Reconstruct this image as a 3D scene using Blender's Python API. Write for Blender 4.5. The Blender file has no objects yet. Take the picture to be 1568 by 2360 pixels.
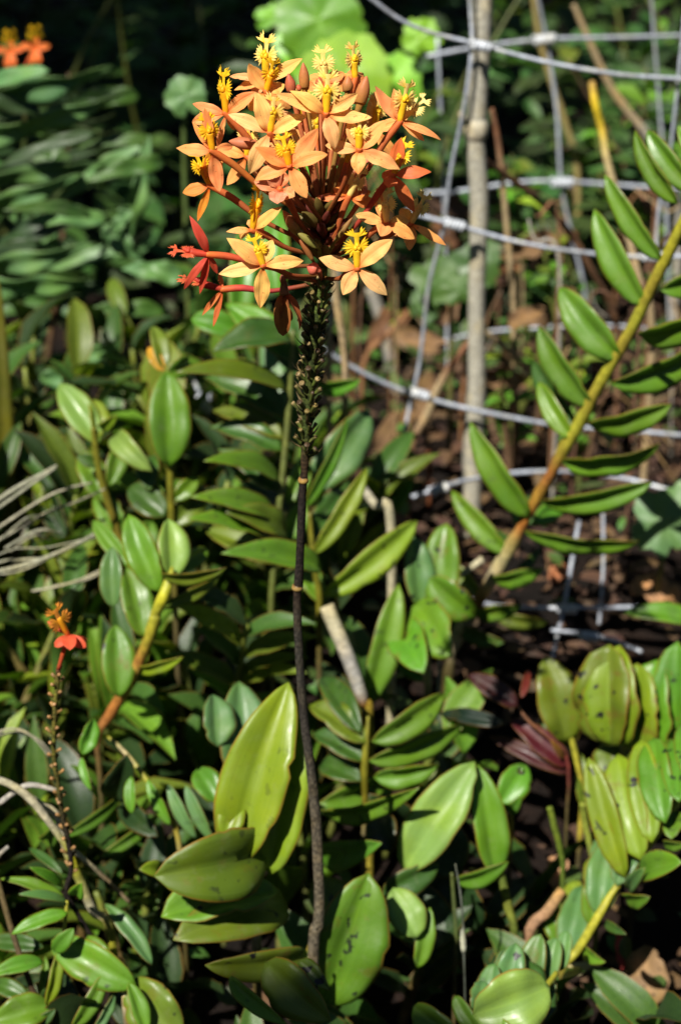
import bpy, math, random
from mathutils import Vector, Matrix, noise as mnoise
R = math.radians
random.seed(7)
rnd = random.random
def ru(a, b): return a + (b - a) * random.random()

# ------------------------------------------------------------------ camera, sky, sun, exposure
scene = bpy.context.scene
H_CAM, PITCH, FOC = 0.55, R(25.0), 70.0
cam_d = bpy.data.cameras.new('camera'); cam = bpy.data.objects.new('camera', cam_d)
scene.collection.objects.link(cam); scene.camera = cam
cam.location = (0, 0, H_CAM); cam.rotation_euler = (math.pi / 2 - PITCH, 0, 0)
cam_d.sensor_fit = 'VERTICAL'; cam_d.sensor_height = 36; cam_d.sensor_width = 24; cam_d.lens = FOC
cam_d.clip_start = 0.01; cam_d.clip_end = 300
cam_d.dof.use_dof = True; cam_d.dof.focus_distance = 0.715; cam_d.dof.aperture_fstop = 10.5
cam_d.dof.aperture_blades = 6
SUN = Vector((-0.42, -0.72, 1.0)).normalized()
w = bpy.data.worlds.new('World'); scene.world = w; w.use_nodes = True
nt = w.node_tree; bgn = nt.nodes['Background']
sky = nt.nodes.new('ShaderNodeTexSky'); sky.sky_type = 'NISHITA'; sky.sun_disc = False
sky.sun_elevation = math.asin(SUN.z); sky.sun_rotation = math.atan2(SUN.x, SUN.y)
sky.air_density = .6; sky.dust_density = .3; sky.altitude = 800
nt.links.new(sky.outputs[0], bgn.inputs[0]); bgn.inputs[1].default_value = 0.05
sl = bpy.data.lights.new('sun', 'SUN'); so = bpy.data.objects.new('sun', sl); scene.collection.objects.link(so)
sl.energy = 5.0; sl.angle = R(0.5); sl.color = (1.0, 0.95, 0.86)
so.rotation_euler = SUN.to_track_quat('Z', 'Y').to_euler(); so.location = SUN * 6
vs = scene.view_settings; vs.view_transform = 'Standard'; vs.look = 'None'; vs.gamma = 1; vs.use_curve_mapping = False
vs.exposure = 0.75

# ------------------------------------------------------------------ pixels of the photograph to points
FW = Vector((0, math.cos(PITCH), -math.sin(PITCH))); UP = Vector((0, math.sin(PITCH), math.cos(PITCH))); RT = Vector((1, 0, 0))
CAM = Vector((0, 0, H_CAM))
def ray(x, y):
    k = 36.0 / (FOC * 2359.0)
    return FW + RT * ((x - 784) * k) - UP * ((y - 1179.5) * k)
def P(x, y, Y):                      # on the upright plane at distance Y
    d = ray(x, y); return CAM + d * (Y / d.y)
def gz(y):                           # the ground: a low bank that drops towards the viewer
    t = min(max((y - .80) / .30, 0), 1); return -.10 * (1 - t * t * (3 - 2 * t))
def G(x, y):                         # on the ground
    d = ray(x, y); z = 0.0
    for _ in range(30):
        p = CAM + d * ((z - H_CAM) / d.z); z = z * .5 + gz(p.y) * .5
    return p
def scl(p): return (p - CAM).dot(FW) * 36.0 / (FOC * 2359.0)     # metres per picture unit at p
CROP = {'D': (0, 0, 1.0), 'A': (480, 80, 1.8233), 'B': (480, 480, 1.8233), '3': (0, 0, 2.306), '4': (1200, 0, 1.9145),
        '5': (0, 700, 2.306), '6': (600, 900, 2.24), '7': (1200, 700, 1.9145), '8': (0, 1500, 2.306), '9': (600, 1600, 2.24),
        '10': (1200, 1500, 1.9145), '11': (0, 2238, 2.306), '12': (600, 2238, 2.24), '13': (1200, 2238, 1.9145)}
def C(c, x, y):
    if c == 'D': return (x, y)
    a, b, s = CROP[c]; return ((a + x / s) / 1.2876, (b + y / s) / 1.2876)
def CS(c, v): return v if c == 'D' else v / CROP[c][2] / 1.2876

# ------------------------------------------------------------------ materials
def mat(name):
    m = bpy.data.materials.new(name); m.use_nodes = True; t = m.node_tree
    for n in list(t.nodes): t.nodes.remove(n)
    out = t.nodes.new('ShaderNodeOutputMaterial'); return m, t, out
def N(t, typ, **kw):
    n = t.nodes.new(typ)
    for k, v in kw.items():
        if k.startswith('i_'): n.inputs[k[2:].replace('_', ' ')].default_value = v
        else: setattr(n, k, v)
    return n
def mixc(t, fac, a, b, mode='MIX'):
    n = t.nodes.new('ShaderNodeMix'); n.data_type = 'RGBA'; n.blend_type = mode
    for s, v in ((0, fac), (6, a), (7, b)):
        if hasattr(v, 'links'): t.links.new(v, n.inputs[s])
        elif isinstance(v, (int, float)): n.inputs[s].default_value = v
        else: n.inputs[s].default_value = (*v, 1)
    return n.outputs[2]
def mth(t, op, a, b=None, clamp=False):
    n = t.nodes.new('ShaderNodeMath'); n.operation = op; n.use_clamp = clamp
    for i, v in enumerate((a, b)):
        if v is None: continue
        if hasattr(v, 'links'): t.links.new(v, n.inputs[i])
        else: n.inputs[i].default_value = v
    return n.outputs[0]
def ramp(t, fac, a, b):               # smooth 0..1 between a and b
    n = t.nodes.new('ShaderNodeMapRange'); n.interpolation_type = 'SMOOTHSTEP'
    t.links.new(fac, n.inputs[0]); n.inputs[1].default_value = a; n.inputs[2].default_value = b
    return n.outputs[0]
def nse(t, vec, scale, detail=3, rough=.5):
    n = t.nodes.new('ShaderNodeTexNoise'); n.inputs['Scale'].default_value = scale
    n.inputs['Detail'].default_value = detail; n.inputs['Roughness'].default_value = rough
    t.links.new(vec, n.inputs['Vector']); return n.outputs['Fac']
def finish(t, out, colour, rough, trans=0.0, tcol=None, bump=None, bstr=.2, bdist=.001, metallic=0, spec=.5):
    p = t.nodes.new('ShaderNodeBsdfPrincipled')
    if hasattr(colour, 'links'): t.links.new(colour, p.inputs['Base Color'])
    else: p.inputs['Base Color'].default_value = (*colour, 1)
    if hasattr(rough, 'links'): t.links.new(rough, p.inputs['Roughness'])
    else: p.inputs['Roughness'].default_value = rough
    p.inputs['Metallic'].default_value = metallic; p.inputs['Specular IOR Level'].default_value = spec
    if bump is not None:
        b = t.nodes.new('ShaderNodeBump'); b.inputs['Strength'].default_value = bstr; b.inputs['Distance'].default_value = bdist
        t.links.new(bump, b.inputs['Height']); t.links.new(b.outputs[0], p.inputs['Normal'])
    sh = p.outputs[0]
    if trans > 0:
        tr = t.nodes.new('ShaderNodeBsdfTranslucent')
        if tcol is not None: t.links.new(tcol, tr.inputs[0])
        mx = t.nodes.new('ShaderNodeMixShader'); mx.inputs[0].default_value = trans
        t.links.new(sh, mx.inputs[1]); t.links.new(tr.outputs[0], mx.inputs[2]); sh = mx.outputs[0]
    t.links.new(sh, out.inputs[0])

def leaf_material(name, rough=.32, trans=.3, rim=(.26, .13, .02), rimk=.7, islands=False):
    m, t, out = mat(name)
    oi = N(t, 'ShaderNodeObjectInfo'); tc = N(t, 'ShaderNodeTexCoord'); uv = N(t, 'ShaderNodeUVMap')
    sx = N(t, 'ShaderNodeSeparateXYZ'); t.links.new(uv.outputs[0], sx.inputs[0])
    across = mth(t, 'ABSOLUTE', mth(t, 'SUBTRACT', sx.outputs[1], .5))       # 0 midrib, .5 rim
    ob = tc.outputs['Object']
    base = oi.outputs['Color']
    if islands:
        g = N(t, 'ShaderNodeNewGeometry')
        hs = N(t, 'ShaderNodeHueSaturation'); t.links.new(base, hs.inputs['Color'])
        t.links.new(mth(t, 'ADD', mth(t, 'MULTIPLY', g.outputs['Random Per Island'], .06), .47), hs.inputs['Hue'])
        t.links.new(mth(t, 'ADD', mth(t, 'MULTIPLY', g.outputs['Random Per Island'], 1.0), .5), hs.inputs['Value'])
        base = hs.outputs[0]
    big = nse(t, ob, 45, 3); fine = nse(t, ob, 420, 3)
    c = mixc(t, ramp(t, big, .35, .7), base, mixc(t, 1.0, base, (1.22, 1.12, .7), 'MULTIPLY'))
    c = mixc(t, ramp(t, nse(t, ob, 23, 2), .5, .75), c, mixc(t, 1.0, c, (.62, .72, .85), 'MULTIPLY'))
    # long parallel veins
    cx = N(t, 'ShaderNodeCombineXYZ'); t.links.new(mth(t, 'MULTIPLY', sx.outputs[0], 1.2), cx.inputs[0]); t.links.new(mth(t, 'MULTIPLY', sx.outputs[1], 26), cx.inputs[1])
    t.links.new(mth(t, 'MULTIPLY', oi.outputs['Random'], 30), cx.inputs[2])
    vein = nse(t, cx.outputs[0], 1.0, 2)
    c = mixc(t, mth(t, 'MULTIPLY', ramp(t, vein, .45, .7), .22), c, mixc(t, 1.0, c, (.6, .68, .6), 'MULTIPLY'))
    mid = mth(t, 'SUBTRACT', 1.0, ramp(t, across, .0, .035))
    c = mixc(t, mth(t, 'MULTIPLY', mid, .35), c, mixc(t, 1.0, c, (1.4, 1.35, 1.3), 'MULTIPLY'))
    dust = mth(t, 'MULTIPLY', ramp(t, nse(t, ob, 130, 5, .7), .52, .75), .16)
    c = mixc(t, dust, c, (.30, .29, .20))
    fleck = mth(t, 'MULTIPLY', ramp(t, nse(t, ob, 800, 2), .66, .72), .35)
    c = mixc(t, fleck, c, mixc(t, 1.0, c, (.35, .35, .3), 'MULTIPLY'))
    # dry rim
    edge = mth(t, 'MULTIPLY', ramp(t, mth(t, 'ADD', across, mth(t, 'MULTIPLY', big, .05)), .485, .515), rimk)
    c = mixc(t, edge, c, rim)
    # rust blotches and dark insect spots, as much as the object's alpha says
    al = oi.outputs['Alpha']
    blot = mth(t, 'MULTIPLY', ramp(t, nse(t, ob, 95, 4, .65), .56, .68), mth(t, 'MULTIPLY', al, .6))
    c = mixc(t, blot, c, (.17, .10, .02))
    sp = mth(t, 'MULTIPLY', ramp(t, nse(t, ob, 150, 3), .63, .69), mth(t, 'MULTIPLY', al, 1.6), True)
    c = mixc(t, sp, c, (.012, .012, .012))
    rg = mth(t, 'ADD', mth(t, 'ADD', mth(t, 'MULTIPLY', fine, .2), mth(t, 'MULTIPLY', ramp(t, nse(t, ob, 70, 4, .6), .35, .7), .28)), rough - .06)
    tcol = mixc(t, 1.0, c, (1.25, 1.3, .45), 'MULTIPLY')
    bh = mth(t, 'ADD', mth(t, 'MULTIPLY', vein, 1.0), mth(t, 'MULTIPLY', fine, .5))
    finish(t, out, c, rg, trans, tcol, bh, .18, .0006)
    return m
M_LEAF = leaf_material('orchid_leaf')
M_BG = leaf_material('undergrowth_leaf', rough=.4, trans=.22, rim=(.1, .1, .03), rimk=.4)
M_MASS = leaf_material('undergrowth_mass', rough=.42, trans=.2, rim=(.1, .1, .03), rimk=.3, islands=True)
M_DEAD = leaf_material('dead_leaf', rough=.8, trans=.05, rim=(.12, .06, .03), rimk=.5, islands=True)

def petal_material():
    m, t, out = mat('orchid_petal')
    oi = N(t, 'ShaderNodeObjectInfo'); tc = N(t, 'ShaderNodeTexCoord'); uv = N(t, 'ShaderNodeUVMap')
    sx = N(t, 'ShaderNodeSeparateXYZ'); t.links.new(uv.outputs[0], sx.inputs[0])
    cx = N(t, 'ShaderNodeCombineXYZ'); t.links.new(mth(t, 'MULTIPLY', sx.outputs[0], 1.5), cx.inputs[0]); t.links.new(mth(t, 'MULTIPLY', sx.outputs[1], 14), cx.inputs[1])
    t.links.new(mth(t, 'MULTIPLY', oi.outputs['Random'], 30), cx.inputs[2])
    vein = nse(t, cx.outputs[0], 1.0, 2)
    base = oi.outputs['Color']
    c = mixc(t, ramp(t, sx.outputs[0], .0, .28), mixc(t, 1.0, base, (.95, .5, .35), 'MULTIPLY'), base)     # redder throat
    c = mixc(t, mth(t, 'MULTIPLY', ramp(t, vein, .45, .68), .45), c, mixc(t, 1.0, c, (.92, .66, .55), 'MULTIPLY'))
    c = mixc(t, ramp(t, nse(t, tc.outputs['Object'], 170, 3), .42, .7), c, mixc(t, 1.0, c, (1.0, .8, .85), 'MULTIPLY'))
    c = mixc(t, mth(t, 'MULTIPLY', ramp(t, nse(t, tc.outputs['Object'], 900, 1), .68, .75), .5), c, (.35, .08, .02))
    tip = mth(t, 'MULTIPLY', ramp(t, mth(t, 'ADD', sx.outputs[0], mth(t, 'MULTIPLY', nse(t, tc.outputs['Object'], 300, 2), .1)), 1.0, 1.06), .6)
    c = mixc(t, tip, c, (.3, .1, .03))
    finish(t, out, c, .55, .34, c, vein, .4, .0005, spec=.3)
    return m
M_PETAL = petal_material()

def col_material(name, rough, spec=.35, trans=0.0, nscale=300, lo=.65, bstr=.4, metallic=0, bdist=.0006):
    m, t, out = mat(name)
    at = N(t, 'ShaderNodeVertexColor', layer_name='Col'); tc = N(t, 'ShaderNodeTexCoord')
    n = nse(t, tc.outputs['Object'], nscale, 4, .6)
    n2 = nse(t, tc.outputs['Object'], nscale * .22, 3)
    c = mixc(t, ramp(t, n, .38, .66), mixc(t, 1.0, at.outputs[0], (lo, lo, lo), 'MULTIPLY'), at.outputs[0])
    c = mixc(t, ramp(t, n2, .45, .7), c, mixc(t, 1.0, c, (1.2, 1.12, .95), 'MULTIPLY'))
    finish(t, out, c, rough, trans, c, n, bstr, bdist, metallic, spec)
    return m
M_STEM = col_material('stem', .5)
M_BARK = col_material('mottled_stem', .75, .2, 0, 700, .3, .8)
M_LIP = col_material('orchid_lip', .5, .3, .3, 500, .9, .2)
M_TWIG = col_material('dry_twig', .75, .2, 0, 400, .6, .6)
M_WIRE = col_material('galvanised_wire', .45, .5, 0, 350, .6, .4, .15)

def soil_material():
    m, t, out = mat('soil')
    tc = N(t, 'ShaderNodeTexCoord'); ob = tc.outputs['Object']
    a = nse(t, ob, 14, 6, .65); b = nse(t, ob, 110, 5, .7)
    c = mixc(t, ramp(t, a, .35, .7), (.008, .006, .005), (.026, .014, .009))
    c = mixc(t, ramp(t, b, .58, .76), c, (.07, .034, .022))
    c = mixc(t, mth(t, 'MULTIPLY', ramp(t, b, .3, .42), .0), c, (.01, .008, .006))
    finish(t, out, c, .95, 0, None, mth(t, 'ADD', a, b), 1.0, .012, spec=.15)
    return m
M_SOIL = soil_material()

# ------------------------------------------------------------------ helpers
COL = scene.collection
def thing(name, label, cat, loc, group=None):
    o = bpy.data.objects.new(name, None); COL.objects.link(o); o.location = Vector((loc[0], loc[1], gz(loc[1]))); o.empty_display_size = .02
    tag(o, label, cat, group); return o
def tag(o, label=None, cat=None, group=None, kind=None):
    if label: o['label'] = label
    if cat: o['category'] = cat
    if group: o['group'] = group
    if kind: o['kind'] = kind
    return o
def origin(o):
    v = Vector(o.location)
    while o.parent: o = o.parent; v += Vector(o.location)
    return v
def mk(name, vf, m, parent=None, oc=None, smooth=True, off=None):
    V, F = vf['v'], vf['f']
    if off is None: off = origin(parent) if parent else Vector((0, 0, 0))
    me = bpy.data.meshes.new(name); me.from_pydata([tuple(Vector(p) - off) for p in V], [], F)
    if vf.get('uv'):
        ul = me.uv_layers.new(name='UVMap'); d = [0.0] * (2 * len(me.loops))
        li = [0] * len(me.loops); me.loops.foreach_get('vertex_index', li)
        for i, vi in enumerate(li): d[2 * i], d[2 * i + 1] = vf['uv'][vi]
        ul.data.foreach_set('uv', d)
    if vf.get('c'):
        ca = me.color_attributes.new('Col', 'FLOAT_COLOR', 'POINT')
        fl = []
        for q in vf['c']: fl += [q[0], q[1], q[2], 1.0]
        ca.data.foreach_set('color', fl)
    if smooth: me.polygons.foreach_set('use_smooth', [True] * len(me.polygons))
    me.materials.append(m)
    o = bpy.data.objects.new(name, me); COL.objects.link(o)
    if parent: o.parent = parent
    else: o.location = off
    if oc: o.color = oc
    return o
def join(parts):
    r = {'v': [], 'f': [], 'uv': [], 'c': []}
    for p in parts:
        k = len(r['v']); r['v'] += p['v']; r['f'] += [tuple(i + k for i in f) for f in p['f']]
        if p.get('uv'): r['uv'] += p['uv']
        if p.get('c'): r['c'] += p['c']
    return r
def catmull(pts, n):
    q = [pts[0]] + list(pts) + [pts[-1]]; out = []
    for i in range(1, len(q) - 2):
        for j in range(n):
            t = j / n; a, b, c, d = q[i - 1], q[i], q[i + 1], q[i + 2]
            out.append(tuple(.5 * ((2 * b[k]) + (-a[k] + c[k]) * t + (2 * a[k] - 5 * b[k] + 4 * c[k] - d[k]) * t * t + (-a[k] + 3 * b[k] - 3 * c[k] + d[k]) * t ** 3) for k in range(len(b))))
    out.append(tuple(q[-2])); return out
def tube(pts, segs=8, sub=5, wob=0.0, cap=True):
    """pts: (Vector, radius, colour)"""
    flat = [(p.x, p.y, p.z, r, *c) for p, r, c in pts]
    s = catmull(flat, sub) if sub > 1 else flat
    pos = [Vector(a[:3]) for a in s]; V, F, Cc = [], [], []
    ref = Vector((.31, -.9, .2))
    for i, a in enumerate(s):
        d = (pos[min(i + 1, len(s) - 1)] - pos[max(i - 1, 0)]).normalized()
        u = d.cross(ref)
        if u.length < .05: u = d.cross(Vector((1, .2, .1)))
        u.normalize(); v = d.cross(u)
        for k in range(segs):
            an = 2 * math.pi * k / segs
            r = a[3] * (1 + (wob * mnoise.noise(pos[i] * 160 + Vector((k, 0, 0))) if wob else 0))
            V.append(pos[i] + (u * math.cos(an) + v * math.sin(an)) * r); Cc.append(a[4:7])
    for i in range(len(s) - 1):
        for k in range(segs):
            F.append((i * segs + k, i * segs + (k + 1) % segs, (i + 1) * segs + (k + 1) % segs, (i + 1) * segs + k))
    if cap:
        F.append(tuple(range(segs - 1, -1, -1))); F.append(tuple((len(s) - 1) * segs + k for k in range(segs)))
    return {'v': V, 'f': F, 'c': Cc}
def prof(t, a, b):
    tm = a / (a + b); m = tm ** a * (1 - tm) ** b
    return max(t, 0) ** a * max(1 - t, 0) ** b / m
def blade(B, T, wid, Nn, bend=.08, fold=.15, ab=(.42, .5), nt=13, ns=6, thick=.0004, twist=0.0, wave=0.0, rough=.04, arch=None, chew=0, seed=None, basew=0.0):
    """a leaf from B to T; Nn face normal hint, wid full width in m"""
    ax = T - B; Ln = ax.length; d = ax / Ln
    n0 = (Nn - d * Nn.dot(d))
    if n0.length < 1e-4: n0 = d.orthogonal()
    n0.normalize(); s0 = d.cross(n0).normalized()
    sd = seed if seed is not None else rnd() * 100
    bites = [(ru(.2, .9), random.choice((-1, 1)), ru(.02, .05), ru(.15, .5)) for _ in range(chew)]
    V, UVv = [], []
    for i in range(nt + 1):
        t = i / nt; tw = twist * (t - .3)
        s = s0 * math.cos(tw) + n0 * math.sin(tw); n = n0 * math.cos(tw) - s0 * math.sin(tw)
        pr = max(prof(t, *ab), basew * (1 - t * 3)) if t < .33 else prof(t, *ab)
        hw = max(wid * .5 * pr, wid * .012)
        cen = B + ax * t + n0 * (bend * Ln * 4 * t * (1 - t))
        if arch: cen = cen + Vector(arch) * (Ln * t * t - Ln * t)
        for j in range(ns + 1):
            q = -1 + 2 * j / ns; sg = 1 if q > 0 else -1
            k = 1 + rough * mnoise.noise(Vector((t * 7, sg * 3.1, sd)))
            for bt, bs, bw, bd in bites:
                if sg == bs and abs(q) > .5 and abs(t - bt) < bw: k -= bd * .5 * (1 - abs(t - bt) / bw)
            z = fold * abs(q) ** 1.05 * hw + .13 * hw * math.sin(math.pi * abs(q)) * (ns > 3) + wave * hw * math.sin(t * 14 + sd + sg) * abs(q)
            z += .06 * hw * mnoise.noise(Vector((t * 4, q * 2, sd + 9)))
            V.append(cen + s * (q * hw * k) + n * z); UVv.append((t, .5 + .5 * q))
    F = []; W = ns + 1
    for i in range(nt):
        for j in range(ns): F.append((i * W + j, i * W + j + 1, (i + 1) * W + j + 1, (i + 1) * W + j))
    r = {'v': V, 'f': F, 'uv': UVv}
    if thick > 0:
        k = len(V); V2 = []
        for i in range(nt + 1):
            for j in range(W): V2.append(V[i * W + j] - n0 * thick)
        r['v'] = V + V2; r['uv'] = UVv + UVv
        F += [tuple(k + a for a in reversed(f)) for f in list(F)]
        rim = [i * W for i in range(nt + 1)] + [nt * W + j for j in range(1, W)] + [i * W + ns for i in range(nt - 1, -1, -1)] + [j for j in range(ns - 1, 0, -1)]
        for a, b in zip(rim, rim[1:] + rim[:1]): F.append((a, b, k + b, k + a))
    return r
def facing(p, axis, roll):
    v = (CAM - p).normalized(); d = axis.normalized()
    n = (v - d * v.dot(d))
    if n.length < 1e-3: n = d.orthogonal()
    n.normalize(); return Matrix.Rotation(R(roll), 3, d) @ n

TONE = {'g': (.105, .225, .018), 'y': (.185, .275, .016), 'd': (.045, .11, .018), 'b': (.095, .21, .07), 'o': (.11, .165, .014),  # b puts a bluish gloss into the leaf colour
        'p': (.20, .33, .07), 'r': (.20, .055, .02), 'v': (.09, .24, .018), 'k': (.02, .05, .014)}  # d and k also paint the shade between leaves as colour
def tone(c, a=0.0, j=.14):
    b = TONE[c]; k = ru(1 - j, 1 + j); h = ru(-j, j) * .5
    return (b[0] * k * (1 + h), b[1] * k, b[2] * k, a)
def L(pl, c, bx, by, tx, ty, wd, Y, dY=0.0, roll=0, bend=.07, fold=.2, col='g', sp=.2, ab=(.42, .5), name='leaf', m=None, taper=.2, **kw):
    b2, t2 = C(c, bx, by), C(c, tx, ty)
    if b2[1] - t2[1] > 60 and dY < .012: dY = .012 + abs(dY) * .5            # upright blades lean back a little
    B = P(*b2, Y); T = P(*t2, Y + dY)
    ws = CS(c, wd) * scl((B + T) / 2) / max(math.cos(R(roll)), .4)
    n = facing((B + T) / 2, T - B, roll)
    kw.setdefault('twist', ru(-.45, .45)); kw.setdefault('wave', ru(.02, .12)); kw.setdefault('rough', .07)
    if 'chew' not in kw: kw['chew'] = random.choice((0, 0, 1, 2))
    bl = blade(B, T, ws * (1 + taper * .35), n, bend * ru(.7, 1.5), fold + ru(.05, .25), (ab[0] + taper * .6, ab[1] + taper), **kw)
    return mk(name, bl, m or M_LEAF, pl, tone(col, sp))
def V3(c, x, y, Y): return P(*C(c, x, y), Y)
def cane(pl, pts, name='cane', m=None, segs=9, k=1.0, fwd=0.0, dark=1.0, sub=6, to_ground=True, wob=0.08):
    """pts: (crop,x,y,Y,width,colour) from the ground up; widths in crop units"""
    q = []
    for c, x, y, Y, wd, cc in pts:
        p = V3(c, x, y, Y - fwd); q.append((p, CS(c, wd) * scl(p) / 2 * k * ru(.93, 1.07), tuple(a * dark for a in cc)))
    if to_ground and q[0][0].z > gz(q[0][0].y):
        p0 = q[0][0]; q = [(Vector((p0.x - (q[1][0].x - p0.x) * .3, p0.y, gz(p0.y) - .012)), q[0][1] * .8, (.07, .06, .025)), (p0.lerp(Vector((p0.x, p0.y, gz(p0.y))), .25), q[0][1] * .85, (.10, .08, .03))] + q
    return mk(name, tube(q, segs, sub, wob), m or M_STEM, pl), q

# ------------------------------------------------------------------ the ground
def ground():
    V, F = [], []
    xs = [-60, -20, -8, -4] + [-2.4 + i * .06 for i in range(81)] + [4, 8, 20, 60]
    ys = [-30, -6, -2] + [-.6 + i * .06 for i in range(80)] + [6, 10, 25, 90]
    for y in ys:
        for x in xs:
            z = gz(y)
            if abs(x) < 2.5 and -.7 < y < 4.3:
                z = gz(y) + .016 * mnoise.noise(Vector((x * 5, y * 5, 2))) + .008 * mnoise.noise(Vector((x * 17, y * 17, 5))) - .008
            V.append(Vector((x, y, z)))
    W = len(xs)
    for j in range(len(ys) - 1):
        for i in range(W - 1): F.append((j * W + i, j * W + i + 1, (j + 1) * W + i + 1, (j + 1) * W + i))
    o = mk('ground', {'v': V, 'f': F}, M_SOIL); o['kind'] = 'structure'
ground()

# ------------------------------------------------------------------ wire fence, bamboo stake
WC = (.50, .57, .66)
def wire(pl, pts, Y, wd=16, name='horizontal_wire'):
    q = []
    for i, a in enumerate(pts):
        yy = a[2] if len(a) > 2 else Y
        p = P(a[0], a[1], yy); p = p + Vector((ru(-.0012, .0012), 0, ru(-.0012, .0012))); g_ = ru(.6, 1.1); q.append((p, wd * scl(p) * ru(.30, .36), (WC[0] * g_ * 1.05, WC[1] * g_, WC[2] * g_)))
    return mk(name, tube(q, 7, 6), M_WIRE, pl)
def knot(pl, x, y, Y, ln=40, wd=26, ang=10):
    p = P(x, y, Y - .003); k = scl(p); d = Vector((math.cos(R(ang)), 0, -math.sin(R(ang)))); u = Vector((math.sin(R(ang)), 0, math.cos(R(ang))))
    pts = []
    n = 26
    for i in range(n + 1):                        # a short coil of wire wrapped round the crossing
        t = i / n; a = t * 5 * 2 * math.pi
        pts.append((p + d * ((t - .5) * ln * k) + (u * math.cos(a) + Vector((0, 1, 0)) * math.sin(a)) * (wd * .36 * k), wd * .2 * k, (.62, .66, .72)))
    return mk('knot', tube(pts, 6, 3), M_WIRE, pl)
fa = thing('wire_fence', 'galvanised wire mesh fence with wrapped knots in front of the bamboo stake', 'fence', (.15, 1.14, 0))
FY = 1.14
wire(fa, [(820, -40), (860, 0), (930, 47), (1000, 80), (1092, 105), (1250, 138), (1430, 168), (1568, 182), (1640, 186)], FY)
wire(fa, [(930, 485), (1000, 503), (1040, 515), (1180, 553), (1320, 581), (1450, 592), (1568, 588), (1640, 584)], FY)
wire(fa, [(640, 745), (700, 778), (755, 812), (860, 866), (960, 907), (1100, 945), (1290, 984), (1420, 992), (1568, 1000), (1640, 1003)], FY)
wire(fa, [(1084, -60), (1081, 0), (1082, 110), (1070, 240), (1040, 400), (1022, 520), (990, 660), (965, 830), (930, 1000), (900, 1150), (880, 1260)], FY + .005, 14, 'vertical_wire')
wire(fa, [(1580, 40), (1560, 190), (1536, 370), (1520, 480), (1510, 590)], FY + .005, 13, 'vertical_wire')
wire(fa, [(945, 1147, 1.1), (1000, 1130, 1.1), (1070, 1106, 1.11), (1170, 1090, 1.13), (1300, 1085, 1.14), (1440, 1100, 1.14), (1540, 1130, 1.13)], FY, 15)
wire(fa, [(1050, 1370, 1.03), (1130, 1393, 1.03), (1240, 1403, 1.03), (1350, 1403, 1.03), (1470, 1396, 1.04), (1600, 1400, 1.05)], FY, 15)
wire(fa, [(1270, 1452, 1.005), (1340, 1462, 1.0), (1405, 1476, .995), (1480, 1500, .985)], FY, 15)
wire(fa, [(1335, 1200, 1.09), (1325, 1250, 1.075), (1300, 1390, 1.035), (1270, 1515, .985)], FY, 14, 'vertical_wire')
wire(fa, [(1392, 1180, 1.10), (1386, 1310, 1.06), (1378, 1440, 1.02)], FY, 12, 'vertical_wire')
wire(fa, [(500, 760), (488, 870), (462, 1050), (452, 1120)], 1.13, 13, 'vertical_wire')
wire(fa, [(440, 870), (466, 925), (500, 1005), (530, 1075), (560, 1140)], 1.12, 16)
wire(fa, [(600, 960), (575, 1090), (560, 1150)], 1.125, 13, 'vertical_wire')
for x, y, yy, a in ((1108, 106, FY, 10), (1046, 517, FY, 14), (965, 908, FY, 16), (1420, 991, FY, 4), (1500, 591, FY, 0), (1305, 1403, 1.03, 0), (1355, 1466, 1.0, 8), (468, 930, 1.12, 60), (1010, 1127, 1.1, -18)):
    knot(fa, x, y, yy, 42, 24, a)
fb = thing('wire_fence', 'second run of wire mesh fence among the weeds further behind the stake', 'fence', (.3, 1.42, 0))
FB = 1.42
wire(fb, [(985, 128), (1100, 108), (1250, 91), (1400, 90), (1568, 84), (1660, 82)], FB, 16)
wire(fb, [(980, 448), (1060, 437), (1190, 424), (1290, 420), (1420, 425), (1568, 432), (1660, 436)], FB, 14)
wire(fb, [(1000, 790), (1100, 765), (1230, 752), (1400, 750), (1568, 762), (1660, 766)], FB, 12)
wire(fb, [(1228, -60), (1240, 0), (1262, 100), (1285, 260), (1293, 420), (1318, 540), (1340, 660), (1350, 760), (1352, 870)], FB, 13, 'vertical_wire')
wire(fb, [(1500, -60), (1510, 90), (1530, 430), (1540, 760), (1545, 870)], FB, 12, 'vertical_wire')
wire(fb, [(1010, 90), (1020, 440), (1030, 780), (1030, 870)], FB, 12, 'vertical_wire')
for x, y, a in ((1252, 91, -6), (1293, 421, 0), (1345, 752, 0)): knot(fb, x, y, FB, 46, 24, a)

st = thing('bamboo_stake', 'thick upright pale bamboo stake behind the wire fence', 'stake', G(1083, 1215))
SY = G(1083, 1215).y
BC = (.40, .38, .31)
q = []
for x, y, wd in ((1122, -140, 48), (1112, 0, 47), (1103, 180, 45), (1098, 270, 44), (1096, 294, 52), (1094, 318, 44), (1103, 450, 44), (1101, 560, 41), (1098, 640, 40), (1097, 760, 40), (1097, 900, 42), (1090, 1050, 42), (1085, 1205, 42), (1083, 1260, 42)):
    p = P(x, y, SY); q.append((p, wd * scl(p) / 2, BC))
mk('culm', tube(q, 14, 6, .03), M_TWIG, st)
p = P(1096, 296, SY); kk = scl(p)
mk('node_ring', tube([(p + Vector((0, 0, .006)), 23 * kk, BC), (p + Vector((0, 0, .002)), 29 * kk, (.5, .45, .33)), (p - Vector((0, 0, .003)), 28 * kk, (.45, .4, .3)), (p - Vector((0, 0, .007)), 22 * kk, (.3, .25, .18))], 14, 3), M_TWIG, st)
p = P(1076, 280, SY - .004); mk('bud_scar', tube([(p, .001, BC), (p + Vector((-.003, -.001, .003)), .0022, (.5, .45, .33)), (p + Vector((-.005, -.001, .006)), .0006, (.4, .3, .2))], 6, 3), M_TWIG, st)

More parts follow.
